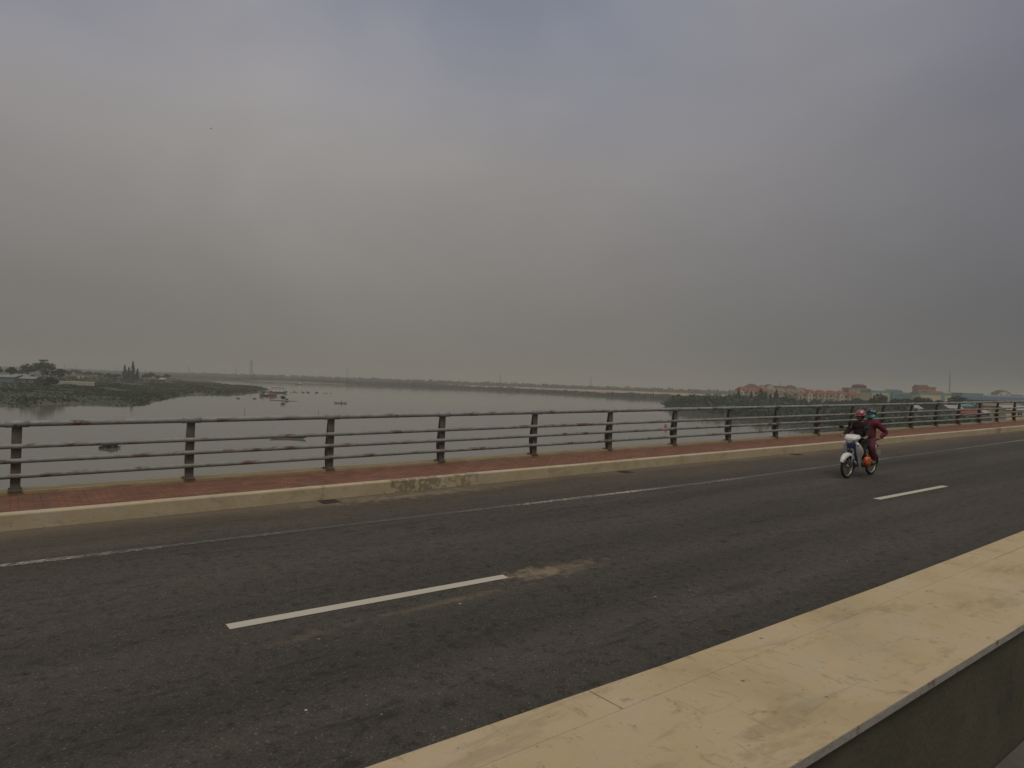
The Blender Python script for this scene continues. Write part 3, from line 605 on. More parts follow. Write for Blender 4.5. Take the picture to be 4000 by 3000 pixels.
# poles on the left bank
m_pole = mat('pole_grey', (0.12, 0.12, 0.12), 0.7, 0.1, 3)
lp0 = empty('street_lamp', (0, 0, 0)); mb = MB(); mb.tube([(0, 0, 0), (0, 0, 9)], [.14, .08], 8); mb.build('pole', m_pole, lp0)
mb = MB(); mb.tube([(0, 0, 9), (.5, 0, 9.6), (1.6, 0, 9.8)], .05, 6); mb.build('arm', m_pole, lp0); mb = MB(); mb.ell((1.9, 0, 9.78), (.4, .16, .1)); mb.build('lamp_head', m_pole, lp0)
for i, (px, Z, lab) in enumerate([(88, 420, 'hazy street lamp behind the left shed roofs, first from the left'), (110, 520, 'hazy street lamp just right of the first one at left'), (252, 420, 'hazy street lamp right of the slim separate tree'), (300, 450, 'hazy street lamp above the cream block on the left bank'), (457, 620, 'hazy street lamp left of the conifer clump'), (700, 700, 'hazy street lamp at the end of the left bank')]):
    o = lp0 if i == 0 else copy_tree(lp0); x, y = gx(px, Z); o.location = (x, y, hLf(x, y)); tag(o, lab, 'street lamp', 'street lamps on the left bank'); o.rotation_euler[2] = i
# pale path along the embankment
mb = MB(); pts = [(135, 1487, 2), (190, 1488, 2), (240, 1490, 2), (300, 1492, 2), (370, 1494.5, 2)]
vs = []
for px, py, w_ in pts:
    p = wat(px, py, 4.6); q = wat(px, py-1.7, 4.6); vs += [(p.x, p.y, 4.65), (q.x, q.y, 4.65)]
    vs += [(p.x, p.y, 3.0), (q.x, q.y, 3.0)]
fs = []
for i in range(len(pts)-1):
    a = i*4; b_ = a+4; fs += [(a, b_, b_+1, a+1), (a, a+2, b_+2, b_), (a+1, b_+1, b_+3, a+3)]
mb.add(vs, fs); struct(mb.build('path', m_dirtpath))
# ------------------------------------------------------------------ buildings
CY = -YAW
m_cream = mat('cream_wall', (0.52, 0.45, 0.26), 0.85, 0.12, .4); m_cream2 = mat('ochre_wall', (0.36, 0.27, 0.17), 0.85, 0.12, .4); m_grayw = mat('grey_wall', (0.20, 0.18, 0.15), 0.85, 0.15, .4)
m_rred = mat('red_tile_roof', (0.19, 0.032, 0.010), 0.8, 0.25, .8); m_rdark = mat('dark_red_roof', (0.085, 0.025, 0.022), 0.8, 0.2, .8); m_rtan = mat('tan_tile_roof', (0.17, 0.115, 0.085), 0.8, 0.2, .8)
m_win = mat('window_glass', (0.025, 0.025, 0.03), 0.15, 0.2, 1); m_trim = mat('white_trim', (0.52, 0.48, 0.36), 0.8, 0.1, 1); m_teal = mat('teal_wall', (0.13, 0.27, 0.245), 0.8, 0.12, .3); m_teal2 = mat('teal_sheet', (0.085, 0.17, 0.18), 0.7, 0.15, .3)
m_blue = mat('blue_sheet_roof', (0.035, 0.060, 0.105), 0.6, 0.15, .3); m_tin = mat('pale_tin_roof', (0.27, 0.27, 0.25), 0.5, 0.2, .5); m_green = mat('green_wall', (0.14, 0.30, 0.17), 0.8, 0.12, .3); m_pink = mat('peach_wall', (0.30, 0.165, 0.11), 0.85, 0.12, .3); m_dkw = mat('dark_wall', (0.05, 0.05, 0.05), .9, .2, .3)
def gable(mb, x0, x1, y0, y1, z, h, axis='x', ov=.4, th=.18, mi=0):
    if axis == 'x': c = (y0+y1)/2; prof = [(y0-ov, z-.15), (c, z+h), (y1+ov, z-.15), (y1+ov, z-.15+th), (c, z+h+th), (y0-ov, z-.15+th)]; st = [lambda p: (x0-ov, p[0], p[1]), lambda p: (x1+ov, p[0], p[1])]
    else: c = (x0+x1)/2; prof = [(x0-ov, z-.15), (c, z+h), (x1+ov, z-.15), (x1+ov, z-.15+th), (c, z+h+th), (x0-ov, z-.15+th)]; st = [lambda p: (p[0], y0-ov, p[1]), lambda p: (p[0], y1+ov, p[1])]
    mb.sweep(prof, st, mi)
def tri(mb, x0, x1, y, z, h, th=.2, mi=0):
    mb.add([(x0, y, z), (x1, y, z), ((x0+x1)/2, y, z+h), (x0, y+th, z), (x1, y+th, z), ((x0+x1)/2, y+th, z+h)], [(0, 1, 2), (5, 4, 3), (0, 3, 4, 1), (1, 4, 5, 2), (2, 5, 3, 0)], mi)
def hip(mb, x0, x1, y0, y1, z, h, ov=.5, mi=0, f=.33):
    w_ = (x1-x0)*f; c = (y0+y1)/2
    vs = [(x0-ov, y0-ov, z), (x1+ov, y0-ov, z), (x1+ov, y1+ov, z), (x0-ov, y1+ov, z), (x0+w_, c, z+h), (x1-w_, c, z+h)]
    mb.add(vs, [(0, 1, 5, 4), (1, 2, 5), (2, 3, 4, 5), (3, 0, 4), (0, 3, 2, 1)], mi)
def window(par, x, y, z, w_, h, face='f'):
    mb = MB(); mb.box(x-w_/2-.12, x+w_/2+.12, y-.10, y-.005, z-.12, z); mb.box(x-w_/2-.12, x+w_/2+.12, y-.10, y-.005, z+h, z+h+.12); mb.box(x-w_/2-.12, x-w_/2, y-.08, y-.005, z, z+h); mb.box(x+w_/2, x+w_/2+.12, y-.08, y-.005, z, z+h); mb.box(x-.04, x+.04, y-.07, y-.005, z, z+h)
    f = mb.build('window', m_trim, par); g = MB(); g.box(x-w_/2, x+w_/2, y-.035, y-.004, z, z+h); g.build('pane', m_win, f)
def villa(roofm, wallm, wd=8.6, dp=11, eav=6.6, side=-1):
    o = empty('villa', (0, 0, 0)); mb = MB(); mb.box(-wd/2+.05, wd/2-.05, 0, dp, -3, eav); 
    bx0, bx1 = (-wd/2+.3, -wd/2+3.7) if side < 0 else (wd/2-3.7, wd/2-.3)
    mb.box(bx0, bx1, -1.6, -.005, -3, eav); tri(mb, bx0, bx1, -1.6, eav+.002, 1.7); mb.build('wall', wallm, o)
    rb = MB(); hip(rb, -wd/2+.1, wd/2-.1, 0, dp, eav+.02, 3.3, .45, f=.22); rb.add([(bx0-.35, -2.0, eav-.1), ((bx0+bx1)/2, -2.0, eav+1.95), (bx1+.35, -2.0, eav-.1), (bx0-.35, 3.5, eav-.1), ((bx0+bx1)/2, 3.5, eav+1.95), (bx1+.35, 3.5, eav-.1)], [(0, 1, 4, 3), (1, 2, 5, 4)]); rb.build('roof', roofm, o)
    tb = MB(); tb.tube([(bx0-.35, -2.02, eav-.1), ((bx0+bx1)/2, -2.02, eav+1.95), (bx1+.35, -2.02, eav-.1)], .13, 4); tb.build('gable_trim', m_trim, o); tb = MB(); tb.box(bx0-.02, bx1+.02, -1.68, -1.61, 3.1, 3.35); tb.build('string_course', m_trim, o)
    c = (bx0+bx1)/2; window(o, c, -1.6, 3.9, 1.3, 1.7); window(o, c, -1.6, .9, 1.4, 1.6)
    oc = (bx1+wd/2)/2 if side < 0 else (bx0-wd/2)/2
    lo, hi = (bx1+.1, wd/2-.2) if side < 0 else (-wd/2+.2, bx0-.1)
    window(o, oc, 0, 3.6, 2.2, 2.3); window(o, oc, 0, .4, 2.0, 2.3)
    bb = MB(); bb.box(lo, hi, -1.5, -.01, 3.0, 3.2); bb.box(lo, hi, -1.5, -1.42, 3.95, 4.05)
    for i in range(9): q = lo+(hi-lo)*(i+.5)/9; bb.box(q-.05, q+.05, -1.49, -1.43, 3.2, 3.95)
    for q in (lo+.15, hi-.15): bb.tube([(q, -1.35, -2), (q, -1.35, 3.0)], .13, 8); bb.tube([(q, -1.35, 3.2), (q, -1.35, eav-.1)], .1, 8)
    bb.build('balcony', m_trim, o)
    return o
ZV = 575.0
def place(o, px, Z, z, rz=CY): x, y = gx(px, Z); o.location = (x, y, z); o.rotation_euler = (0, 0, rz); return o
vr = villa(m_rred, m_cream); vt = villa(m_rtan, m_cream2); vo = villa(m_rred, m_cream2, side=1); used = set()
vl = [(2905, vr, 'cream villa with red roof at the far left end of the villa row'), (2944, vr, 'second villa from the left, red roof, dark trees before it'), (2981, vo, 'third villa from the left, red roof, half hidden by conifers'), (3019, vt, 'first of the tan roofed villas, beside the red roofed ones on its left'),
      (3057, vt, 'second tan roofed villa from the left'), (3095, vt, 'third tan roofed villa from the left'), (3134, vt, 'last tan roofed villa, touching the next red roof on its right'), (3173, vr, 'first red roofed villa right of the tan roofs'), (3213, vo, 'second red roofed villa right of the tan roofs'), (3254, vo, 'red roofed villa third right of the tan roofs'), (3296, vr, 'red roofed villa left of the last one in the front row'), (3338, vo, 'last red roofed villa of the front row, below the brown house')]
for px, src, lab in vl:
    o = src if src not in used else copy_tree(src); used.add(src); Zp = ZV-(px-2905)*.06; place(o, px, Zp, 4.3-(px-2905)*.0022); tag(o, lab, 'villa', 'villas in the front row by the river')
def house(name, px, Z, wd, dp, ztop, roofm, wallm, label, kind='gable', rh=2.0, group=None, z0=2.0, nw=2, cat='house', ov=.4, rz=CY, winh=1.3):
    H = ztop-z0; o = place(empty(name, (0, 0, 0)), px, Z, z0, rz); tag(o, label, cat, group)
    ev = H-rh if kind != 'flat' else H
    mb = MB(); mb.box(-wd/2, wd/2, 0, dp, -2, ev)
    if kind == 'front': tri(mb, -wd/2, wd/2, 0, ev+.002, rh-.25)
    if kind == 'gable':
        mb.add([(-wd/2, 0, ev), (-wd/2, dp, ev), (-wd/2, dp/2, ev+rh-.25), (wd/2, 0, ev), (wd/2, dp, ev), (wd/2, dp/2, ev+rh-.25)], [(0, 2, 1), (3, 4, 5)])
    mb.build('wall', wallm, o); rb = MB()
    if kind == 'gable': gable(rb, -wd/2, wd/2, 0, dp, ev+.02, rh-.2, 'x', ov)
    elif kind == 'front': gable(rb, -wd/2, wd/2, 0, dp, ev+.02, rh-.2, 'y', ov)
    elif kind == 'hip': hip(rb, -wd/2, wd/2, 0, dp, ev+.02, rh, ov)
    elif kind == 'flat': rb.box(-wd/2-ov, wd/2+ov, -ov, dp+ov, ev+.01, ev+.35)
    rb.build('roof', roofm, o)
    for i in range(nw):
        q = -wd/2+wd*(i+.5)/nw
        if ev > winh+1.2: window(o, q, 0, ev-winh-.8, min(1.4, wd/nw*.5), winh)
    return o
gb = 'houses behind the front row of villas'
ZB = 690
house('house', 2942, ZB, 14, 10, 18.2, m_rdark, m_cream, 'house with wide dark red roof highest behind the left end of the villa row', 'hip', 3.6, gb, 4)
house('house', 2912, ZB+20, 9, 8, 14.2, m_tin, m_cream, 'pale grey roof peeping behind the leftmost villa', 'gable', 2, gb, 4)
house('house', 2980, ZB, 7, 8, 17.2, m_rred, m_cream, 'narrow cream house with red roof left of the dark peaked one', 'front', 2.6, gb, 4)
house('house', 3008, ZB, 11, 9, 18.4, m_rdark, m_trim, 'white gabled house with dark roof behind the third villa', 'front', 3.8, gb, 4)
house('house', 3040, ZB+10, 11, 9, 16.8, m_tin, m_pink, 'long low house with pale pinkish roof behind the tan roofs', 'flat', 2, gb, 4)
house('house', 3065, ZB, 8, 8, 16.8, m_rdark, m_cream2, 'dark red roof behind the second tan roofed villa', 'hip', 2.5, gb, 4)
house('house', 3092, ZB, 9, 8, 18.2, m_rdark, m_grayw, 'grey upper storey with dark arched roof above the tan roofs', 'hip', 2.2, gb, 4, nw=3)
house('house', 3122, ZB, 10, 9, 16.0, m_rtan, m_cream2, 'tan roof of the back row right of the grey upper storey', 'gable', 3, gb, 4)
house('house', 3142, ZB-30, 9, 8, 15.4, m_rred, m_cream2, 'small red roof above the last tan roofed villa', 'hip', 2.4, gb, 4)
house('house', 3162, ZB-10, 9, 8, 13.4, m_rtan, m_cream2, 'low tan roof at the right end of the back row', 'hip', 2.4, gb, 4)
house('house', 3208, ZB, 8, 8, 13.6, m_rred, m_cream2, 'red roof peeping behind the second red villa right of the tan ones', 'hip', 2.2, gb, 4)
house('house', 3238, ZB, 9, 8, 13.4, m_tin, m_trim, 'white roofed house peeping between two red roofs', 'gable', 1.4, gb, 4)
house('house', 3275, ZB, 9, 8, 12.8, m_teal2, m_grayw, 'grey green roof peeping left of the brown house terrace', 'flat', 1.4, gb, 4)
o = house('house', 3352, 610, 17, 12, 16.6, m_pink, m_cream2, 'tall brown house with red boxed top storey above the last villas', 'flat', 1, None, 4, nw=4)
mb = MB(); mb.box(-1, 8, 1, 10, 12.95, 14.8); hip(mb, -1, 8, 1, 10, 14.8, 1.6, .4, f=.15); mb.build('top_storey', m_rdark, o)
mb = MB(); mb.box(-13.5, -8.9, 0, 8, 11.1, 11.45); mb.tube([(-13, .5, 3), (-13, .5, 11.1)], .2, 6); mb.build('terrace_roof', m_rdark, o)
# teal building and neighbours
def longb(name, px, Z, wd, dp, zt, wallm, band, label, z0=3, rz=CY, nb=4, cat='building', bandh=1.6):
    o = place(empty(name, (0, 0, 0)), px, Z, z0, rz); tag(o, label, cat); mb = MB(); mb.box(-wd/2, wd/2, 0, dp, -2, zt-z0-bandh); mb.build('wall', wallm, o)
    mb = MB(); mb.box(-wd/2-.15, wd/2+.15, -.15, dp+.15, zt-z0-bandh+.005, zt-z0)
    mb.box(-wd/2-.12, -wd/2+1.2, -.12, -.005, -2, zt-z0-bandh) ; mb.box(wd/2-1.2, wd/2+.12, -.12, -.005, -2, zt-z0-bandh); mb.build('parapet', band, o)
    for i in range(nb): window(o, -wd/2+2+(wd-4)*(i+.5)/nb, 0, 2.2, 1.3, 1.6)
    return o
longb('hall', 3440, 500, 15, 14, 14.4, m_cream, m_teal, 'cream hall with pale teal parapet behind the cone shaped dark tree', nb=3)
longb('building', 3540, 510, 20, 14, 13.6, m_teal2, m_teal, 'long teal block right of the cream hall above the dark hedge', nb=5)
house('house', 3432, 600, 12, 8, 16.6, m_tin, m_pink, 'pale roofed house peeping above the cream hall', 'gable', 1.5, None, 4)
house('house', 3490, 600, 16, 8, 16.4, m_blue, m_grayw, 'dark roofed house above the junction of cream hall and teal block', 'gable', 2.0, None, 4)
house('house', 3608, 600, 10, 9, 21.4, m_rdark, m_pink, 'tall peach house with dark roof rising above the trees at right', 'gable', 2.6, None, 4, nw=2)
house('house', 3632, 612, 11, 9, 19.4, m_pink, m_pink, 'lower peach wing joined to the right of the tall peach house', 'flat', 1, None, 4, nw=2)
house('house', 3655, 590, 14, 8, 16.0, m_rred, m_grayw, 'low long red roof right below the peach house', 'gable', 1.4, None, 4)
longb('building', 3635, 500, 18, 10, 14.0, m_cream, m_teal, 'small cream and teal building under the peach house', nb=3)
longb('building', 3712, 505, 11, 10, 14.0, m_cream, m_teal, 'narrow cream and teal building at the foot of the mast', nb=2)
longb('building', 3755, 540, 10, 10, 13.6, m_teal, m_teal2, 'pale teal block right of the mast behind dark trees', nb=2)
longb('hall', 3800, 460, 14, 12, 14.4, m_green, m_green, 'mint green hall left of the long blue roofed warehouse', nb=2, bandh=.5)
def warehouse(px, Z, wd, dp, zt, roofm, wallm, lab, z0=3.0, rz=CY):
    o = place(empty('warehouse', (0, 0, 0)), px, Z, z0, rz); tag(o, lab, 'warehouse', 'long warehouses at the right'); H = zt-z0
    mb = MB(); mb.box(-wd/2, wd/2, 0, dp, -2, H-2.4); mb.build('wall', wallm, o); mb = MB(); gable(mb, -wd/2, wd/2, 0, dp, H-2.4+.02, 2.2, 'x', .6)
    for i in range(int(wd/2.5)): q = -wd/2+2.5*i; mb.tube([(q, -.6, H-2.4+.15), (q, dp/2, H)], .06, 4)
    mb.build('roof', roofm, o); mb = MB()
    for i in range(int(wd/7)): q = -wd/2+3+7*i; mb.box(q, q+3.2, -.08, -.004, -1, 2.6)
    mb.build('door', m_dkw, o)
warehouse(3930, 430, 46, 22, 12.4, m_blue, m_teal2, 'long warehouse with dark blue sheet roof just above the railing at right')
warehouse(3960, 520, 56, 24, 13.8, m_teal2, m_teal2, 'long teal roofed warehouse behind the blue roofed one')
house('gabled_house', 3922, 600, 11, 9, 19.0, m_rdark, m_trim, 'white gabled house with dark red roof peeping over the warehouses', 'front', 3.0, None, 4)
house('house', 3975, 640, 14, 9, 15.6, m_rdark, m_grayw, 'dark red roof at the right picture edge behind the warehouses', 'gable', 1.8, None, 4)
# masts
for px, Z, H, lab in ((3708, 560, 32, 'tall thin mast above the narrow cream and teal building'), (3046, 760, 22, 'thin faint mast behind the tan roofed villas')):
    o = place(empty('radio_mast', (0, 0, 0)), px, Z, 4); tag(o, lab, 'mast', 'thin masts among the houses'); mb = MB(); lattice(mb, H*.8, .45, .2, 12, .045); mb.build('lattice', m_steel, o)
    mb = MB(); mb.tube([(0, 0, H*.8), (0, 0, H)], .08, 5); mb.build('antenna', m_steel, o)
# shacks below the railing line on the right
gs = 'small houses on the low right bank'
for px, py, Z, wd, rm, wm, lab in [(3735, 1583, 270, 5.5, m_tin, m_grayw, 'pale tin roofed hut at the left of the low huts'), (3783, 1576, 290, 7, m_teal2, m_grayw, 'hut with teal sheet roof among the low huts'), (3815, 1570, 300, 7, m_tin, m_dkw, 'hut with white tin roof just under the top rail'),
      (3848, 1573, 290, 8, m_tin, m_dkw, 'pale roofed dark hut right of the white tin hut'), (3885, 1574, 285, 8.5, m_rtan, m_cream2, 'cream walled hut with tan roof near the right edge'), (3798, 1598, 215, 7, m_rred, m_pink, 'pink hut with reddish roof between the lower rails'),
      (3845, 1600, 215, 4, m_tin, m_grayw, 'small grey hut right of the pink one'), (3985, 1585, 200, 8, m_tin, m_cream, 'cream house cut by the right picture edge'), (3960, 1574, 290, 7, m_rtan, m_cream2, 'tan roofed hut behind the cream house at the right edge'), (3592, 1583, 255, 2.2, m_tin, m_trim, 'tiny white hut in the trees above the second rider')]:
    ztop = at(px, py, Z).z; x, y = gx(px, Z)
    house('hut', px, Z, wd, 6, ztop, rm, wm, lab, 'gable', 1.3, gs, max(0.8, min(hR(x, y), ztop-3.2)), nw=1, winh=1.0)
# left bank sheds
m_shed = mat('shed_roof', (0.20, 0.195, 0.165), 0.7, 0.15, .3)
def lshed(px, Z, wd, dp, lab, wm, pyt):
    zt = at(px, pyt, Z).z; x, y = gx(px, Z); house('shed', px, Z, wd, dp, zt, m_shed, wm, lab, 'gable', 1.1, 'sheds on the left bank', min(hLf(x, y), zt-2.6), nw=2, cat='shed', winh=.9)
lshed(5, 315, 12, 9, 'long shed with pale roof and teal wall cut by the left picture edge', m_teal2, 1463)
lshed(75, 325, 8, 6, 'shed with two tier pale roof between the small dark tree and the rounded tree', m_dkw, 1462)
lshed(108, 312, 7, 5, 'low dark shed with pale roof under the rounded dark tree', m_dkw, 1470)
house('cream_block', 318, 480, 6.5, 5, 6.2, m_shed, m_cream, 'small cream block beside the pale path on the left bank', 'flat', 1, None, 2, nw=1, cat='hut', winh=1.0)
house('low_house', 275, 500, 14, 5, 5.3, m_shed, m_grayw, 'low long grey house left of the small cream block', 'flat', 1, None, 2, nw=3, cat='house', winh=.9)
for px, Z, wd, zt, rm, wm, lab in [(634, 520, 4.5, 6.0, m_tin, m_trim, 'tiny white house left in the group near the end of the left bank'), (662, 515, 5, 6.0, m_rdark, m_cream, 'tiny cream house with dark red roof near the end of the left bank'), (683, 510, 5.5, 5.2, m_rdark, m_rdark, 'tiny dark red hut at the right of the houses on the left bank')]:
    house('small_house', px, Z, wd, 4, zt, rm, wm, lab, 'gable', 1.4, 'tiny houses on the left bank', 1.8, nw=1, winh=.9)
# conifers and trees in front of the villas and halls
for i, (px, Z, zt, R, lab) in enumerate([(2936, 400, 10.9, 3.4, 'first dark conifer from the left, before the second villa'), (2972, 390, 12.6, 4.2, 'broad dark conifer before the third villa'), (2990, 396, 10.6, 3.6, 'shorter conifer just right of the broad one'), (3010, 395, 9.8, 3.0, 'small conifer in the gap before the first tan roofed villa'),
        (3033, 385, 12.0, 3.2, 'pointed dark conifer before the tan roofed villas'), (2886, 410, 12.0, 2.6, 'thin conifer at the left side of the leftmost villa'), (3070, 400, 8.6, 2.6, 'low conifer below the second tan roofed villa')]):
    x, y = gx(px, Z); z = hR(x, y); conifer('conifer_tree', x, y, z, zt-z, R, lab, 200+i, 'conifers before the villas', dens=1.5)
for i, (px, Z, zt, R, lab) in enumerate([(3436, 330, 12.6, 5.4, 'cone shaped dark tree before the cream hall'), (3500, 330, 10.2, 5, 'first dark tree of the hedge right of the cone shaped tree'), (3545, 335, 10.6, 5, 'second dark tree of the hedge below the teal block'), (3590, 330, 11.4, 5, 'dark tree of the hedge below the tall peach house'), (3622, 325, 11.2, 4.6, 'dark tree in front of the small cream and teal building'),
        (3668, 330, 10.2, 4, 'low dark tree between the two cream and teal buildings'), (3725, 325, 11.0, 4.6, 'dark tree at the foot of the mast'), (3752, 320, 12.2, 4.6, 'dark round tree left of the mint green hall'), (3350, 420, 9.2, 4.6, 'dark tree before the last red roofed villa'), (3385, 400, 8.2, 4.0, 'low dark tree left of the cream hall'), (3310, 430, 7.4, 4, 'low tree before the right end of the villa row'), (3140, 430, 7.0, 3.6, 'low green tree below the last tan roofed villa'), (3185, 430, 7.0, 3.8, 'low green tree below the red roofs'), (3095, 420, 7.2, 3.4, 'low green tree below the third tan roofed villa'), (3235, 430, 6.6, 3.6, 'low bushy tree below the red villa row middle'),
        (3270, 425, 6.8, 3.6, 'low bushy tree below the red villa row right part'), (3045, 415, 8.0, 3.4, 'round green tree just right of the pointed conifer'), (3780, 350, 9.4, 3.6, 'low dark tree before the mint green hall')]):
    x, y = gx(px, Z); z = hR(x, y); broad_tree('broadleaf_tree', x, y, z, zt-z, R, lab, 300+i, 'dark trees before the halls and villas', m=m_leaf2, dens=1.25, leaf=.5)
# ------------------------------------------------------------------ boats and things on the water
m_hull = mat('tarred_wood', (0.020, 0.017, 0.014), 0.7, 0.3, 2); m_hull2 = mat('old_wood', (0.10, 0.08, 0.06), 0.8, 0.3, 2); m_bred = mat('red_tarp', (0.20, 0.025, 0.04), 0.7, 0.2, 2); m_white = mat('white_boards', (0.55, 0.55, 0.52), 0.7, 0.1, 2)
m_bamboo = mat('bamboo', (0.10, 0.085, 0.05), .8, .2, 2)
m_skin = mat('skin', (0.24, 0.125, 0.075), 0.6, 0.08, 30, spec=.3)
def hull(name, L_, B, Hh, par, m=m_hull):
    mb = MB(); n = 13; outer = []; 
    for i in range(n):
        f = -1+2*i/(n-1); b = B/2*max(.06, (1-abs(f)**2.4)); sh = Hh*(1+.75*abs(f)**2.5); x = L_/2*f
        outer.append([(x, -b, sh), (x, -b*.62, 0.06 if abs(f) < .9 else sh*.5), (x, b*.62, 0.06 if abs(f) < .9 else sh*.5), (x, b, sh), (x, b*.86, sh), (x, b*.5, Hh*.35 if abs(f) < .85 else sh*.8), (x, -b*.5, Hh*.35 if abs(f) < .85 else sh*.8), (x, -b*.86, sh)])
    vs = [v for r in outer for v in r]; fs = [(i*8+k, i*8+(k+1) % 8, (i+1)*8+(k+1) % 8, (i+1)*8+k) for i in range(n-1) for k in range(8)]; fs += [tuple(range(7, -1, -1)), tuple((n-1)*8+k for k in range(8))]
    mb.add(vs, fs, 0, True); return mb.build(name, m, par)
def person_skin(name, V, E, m, par=None, sub=1):
    me = bpy.data.meshes.new(name); me.from_pydata([v[:3] for v in V], E, []); me.materials.append(m)
    o = bpy.data.objects.new(name, me); col.objects.link(o)
    if par: o.parent = par
    sk = o.modifiers.new('skin', 'SKIN'); sk.use_smooth_shade = True
    for i, v in enumerate(V):
        r = v[3]; d = me.skin_vertices[0].data[i]; d.radius = (r, v[4]) if len(v) > 4 else (r, r); d.use_root = (i == 0)
    s = o.modifiers.new('sub', 'SUBSURF'); s.levels = sub; s.render_levels = sub
    return o
# sampan with a seated man
b0 = wat(1330, 1576); o = empty('sampan', (b0.x, b0.y, 0), CY+.12, 'small dark sampan with pointed ends carrying a seated man', 'boat'); hull('hull', 5.2, 1.0, .32, o)
mb = MB(); mb.box(-.9, -.7, -.38, .38, .3, .34); mb.box(.3, .5, -.4, .4, .3, .34); mb.build('thwart', m_hull2, o)
pr = empty('person', (b0.x+.35*cos(CY), b0.y+.35*sin(CY), .33), CY+.12, 'man seated in the small sampan wearing a dark shirt and hat', 'person')
V = [(0, 0, .10, .15), (0, 0, .32, .15), (0, 0, .5, .16), (0, 0, .6, .06), (0, 0, .72, .095), (0, 0, .80, .08), (-.2, .0, .5, .06), (-.3, -.2, .3, .05), (-.15, -.4, .25, .04), (.2, 0, .5, .06), (.3, -.2, .3, .05), (.15, -.42, .25, .04), (-.12, -.35, .12, .08), (-.14, -.7, -.1, .05), (.12, -.35, .12, .08), (.14, -.7, -.1, .05)]
person_skin('body', V, [(0, 1), (1, 2), (2, 3), (3, 4), (4, 5), (2, 6), (6, 7), (7, 8), (2, 9), (9, 10), (10, 11), (0, 12), (12, 13), (0, 14), (14, 15)], mat('dark_shirt', (0.06, 0.055, 0.06), .8, .1), pr)
mb = MB(); mb.ell((0, 0, .80), (.19, .19, .10), zmin=-.1); mb.build('hat', m_bamboo, pr)
# roofed boat
b0 = wat(1088, 1535); o = empty('houseboat', (b0.x, b0.y, 0), CY+.08, 'long wooden boat with flat roof on posts moored beyond the spit', 'boat'); hull('hull', 10.5, 2.4, .75, o, m_hull)
mb = MB(); mb.box(-3.9, 3.2, -1.0, 1.0, 3.0, 3.22); mb.tube([(-3.9, -1.05, 3.1), (3.2, -1.05, 3.1)], .1, 4); mb.build('canopy', m_hull, o)
mb = MB(); mb.box(-3.7, 3.3, -.98, .98, .8, 1.75); mb.build('cabin', m_white, o)
for x in (-3.8, -1.4, 1.0, 3.1):
    for y in (-.95, .95): mb = MB(); mb.tube([(x, y, .6), (x, y, 3.0)], .07, 6); mb.build('canopy_post', m_hull2, o)
# fishing boats at the tip of the spit
def fboat(px, py, L_, tarp, lab, rz, hutc=None):
    b0 = wat(px, py); o = empty('fishing_boat', (b0.x, b0.y, 0), CY+rz, lab, 'boat', 'fishing boats at the tip of the spit'); hull('hull', L_, 1.9, .6, o)
    if tarp:
        mb = MB(); pr_ = [(-.9, .75), (-.75, 1.35), (0, 1.75), (.75, 1.35), (.9, .75)]
        mb.sweep(pr_, [lambda p: (-L_*.05, p[0], p[1]), lambda p: (L_*.12, p[0]*1.02, p[1]*1.08), lambda p: (L_*.28, p[0]*.9, p[1]*.9)], smooth=False); mb.build('cover', tarp, o)
    mb = MB(); mb.box(-L_*.38, -L_*.12, -.6, .6, .6, 1.5); mb.box(-L_*.40, -L_*.10, -.7, .7, 1.5, 1.6); mb.build('wheelhouse', hutc or m_white, o)
    mb = MB(); mb.tube([(0, 0, .6), (0, 0, 3.2)], .05, 5); mb.build('pole', m_bamboo, o); return o
fboat(1056, 1547, 7.0, m_bred, 'fishing boat with dark red cover nearest of the cluster at the spit', .05); fboat(1030, 1547, 5.0, None, 'low pale fishing boat left of the one with the red cover', -.25, m_grayw); fboat(1040, 1535, 6.0, m_grayw, 'grey covered fishing boat behind the red covered one', .3, m_teal2)
b0 = wat(1165, 1503); o = empty('motor_boat', (b0.x, b0.y, 0), CY, 'distant small boat with pale wheelhouse near the far bank', 'boat'); hull('hull', 8.5, 2.2, .8, o); mb = MB(); mb.box(1.2, 3.2, -.8, .8, .8, 2.4); mb.build('wheelhouse', m_white, o)
# moored sampan seen through the railing
b0 = wat(1125, 1713); o = empty('moored_sampan', (b0.x, b0.y, 0), CY+.05, 'dark empty sampan seen just under the second rail pipe', 'boat'); hull('hull', 6.2, 1.0, .28, o)
mb = MB(); mb.box(-1.6, -1.4, -.36, .36, .24, .29); mb.build('thwart', m_hull2, o)
# bamboo raft with bush
b0 = wat(1106, 1566); o = empty('bamboo_raft', (b0.x, b0.y, 0), CY-.12, 'long thin floating bamboo raft in front of the boats', 'raft')
mb = MB()
for k in range(4): mb.tube([(-6.0+.3*k, -.3+.2*k, .05), (0, -.3+.2*k, .12), (6.4-.4*k, -.3+.2*k, .05)], [.09, .12, .07], 6)
mb.build('poles', m_bamboo, o)
mb = MB()
for q in (-3, 0, 3): mb.tube([(q, -.4, .2), (q, .4, .2)], .05, 5)
mb.build('lashing', m_hull2, o)
broad_tree('floating_bush', b0.x-.3, b0.y, .2, 2.2, 1.1, 'round dark bush growing on the bamboo raft', 91, cat='bush', m=m_leaf2, dens=.5, leaf=.3)
p = wat(1120, 1565); broad_tree('floating_bush', p.x, p.y, .1, 1.0, .7, 'small dark bush on the raft right of the round one', 92, cat='bush', m=m_leaf2, dens=.3, leaf=.2)
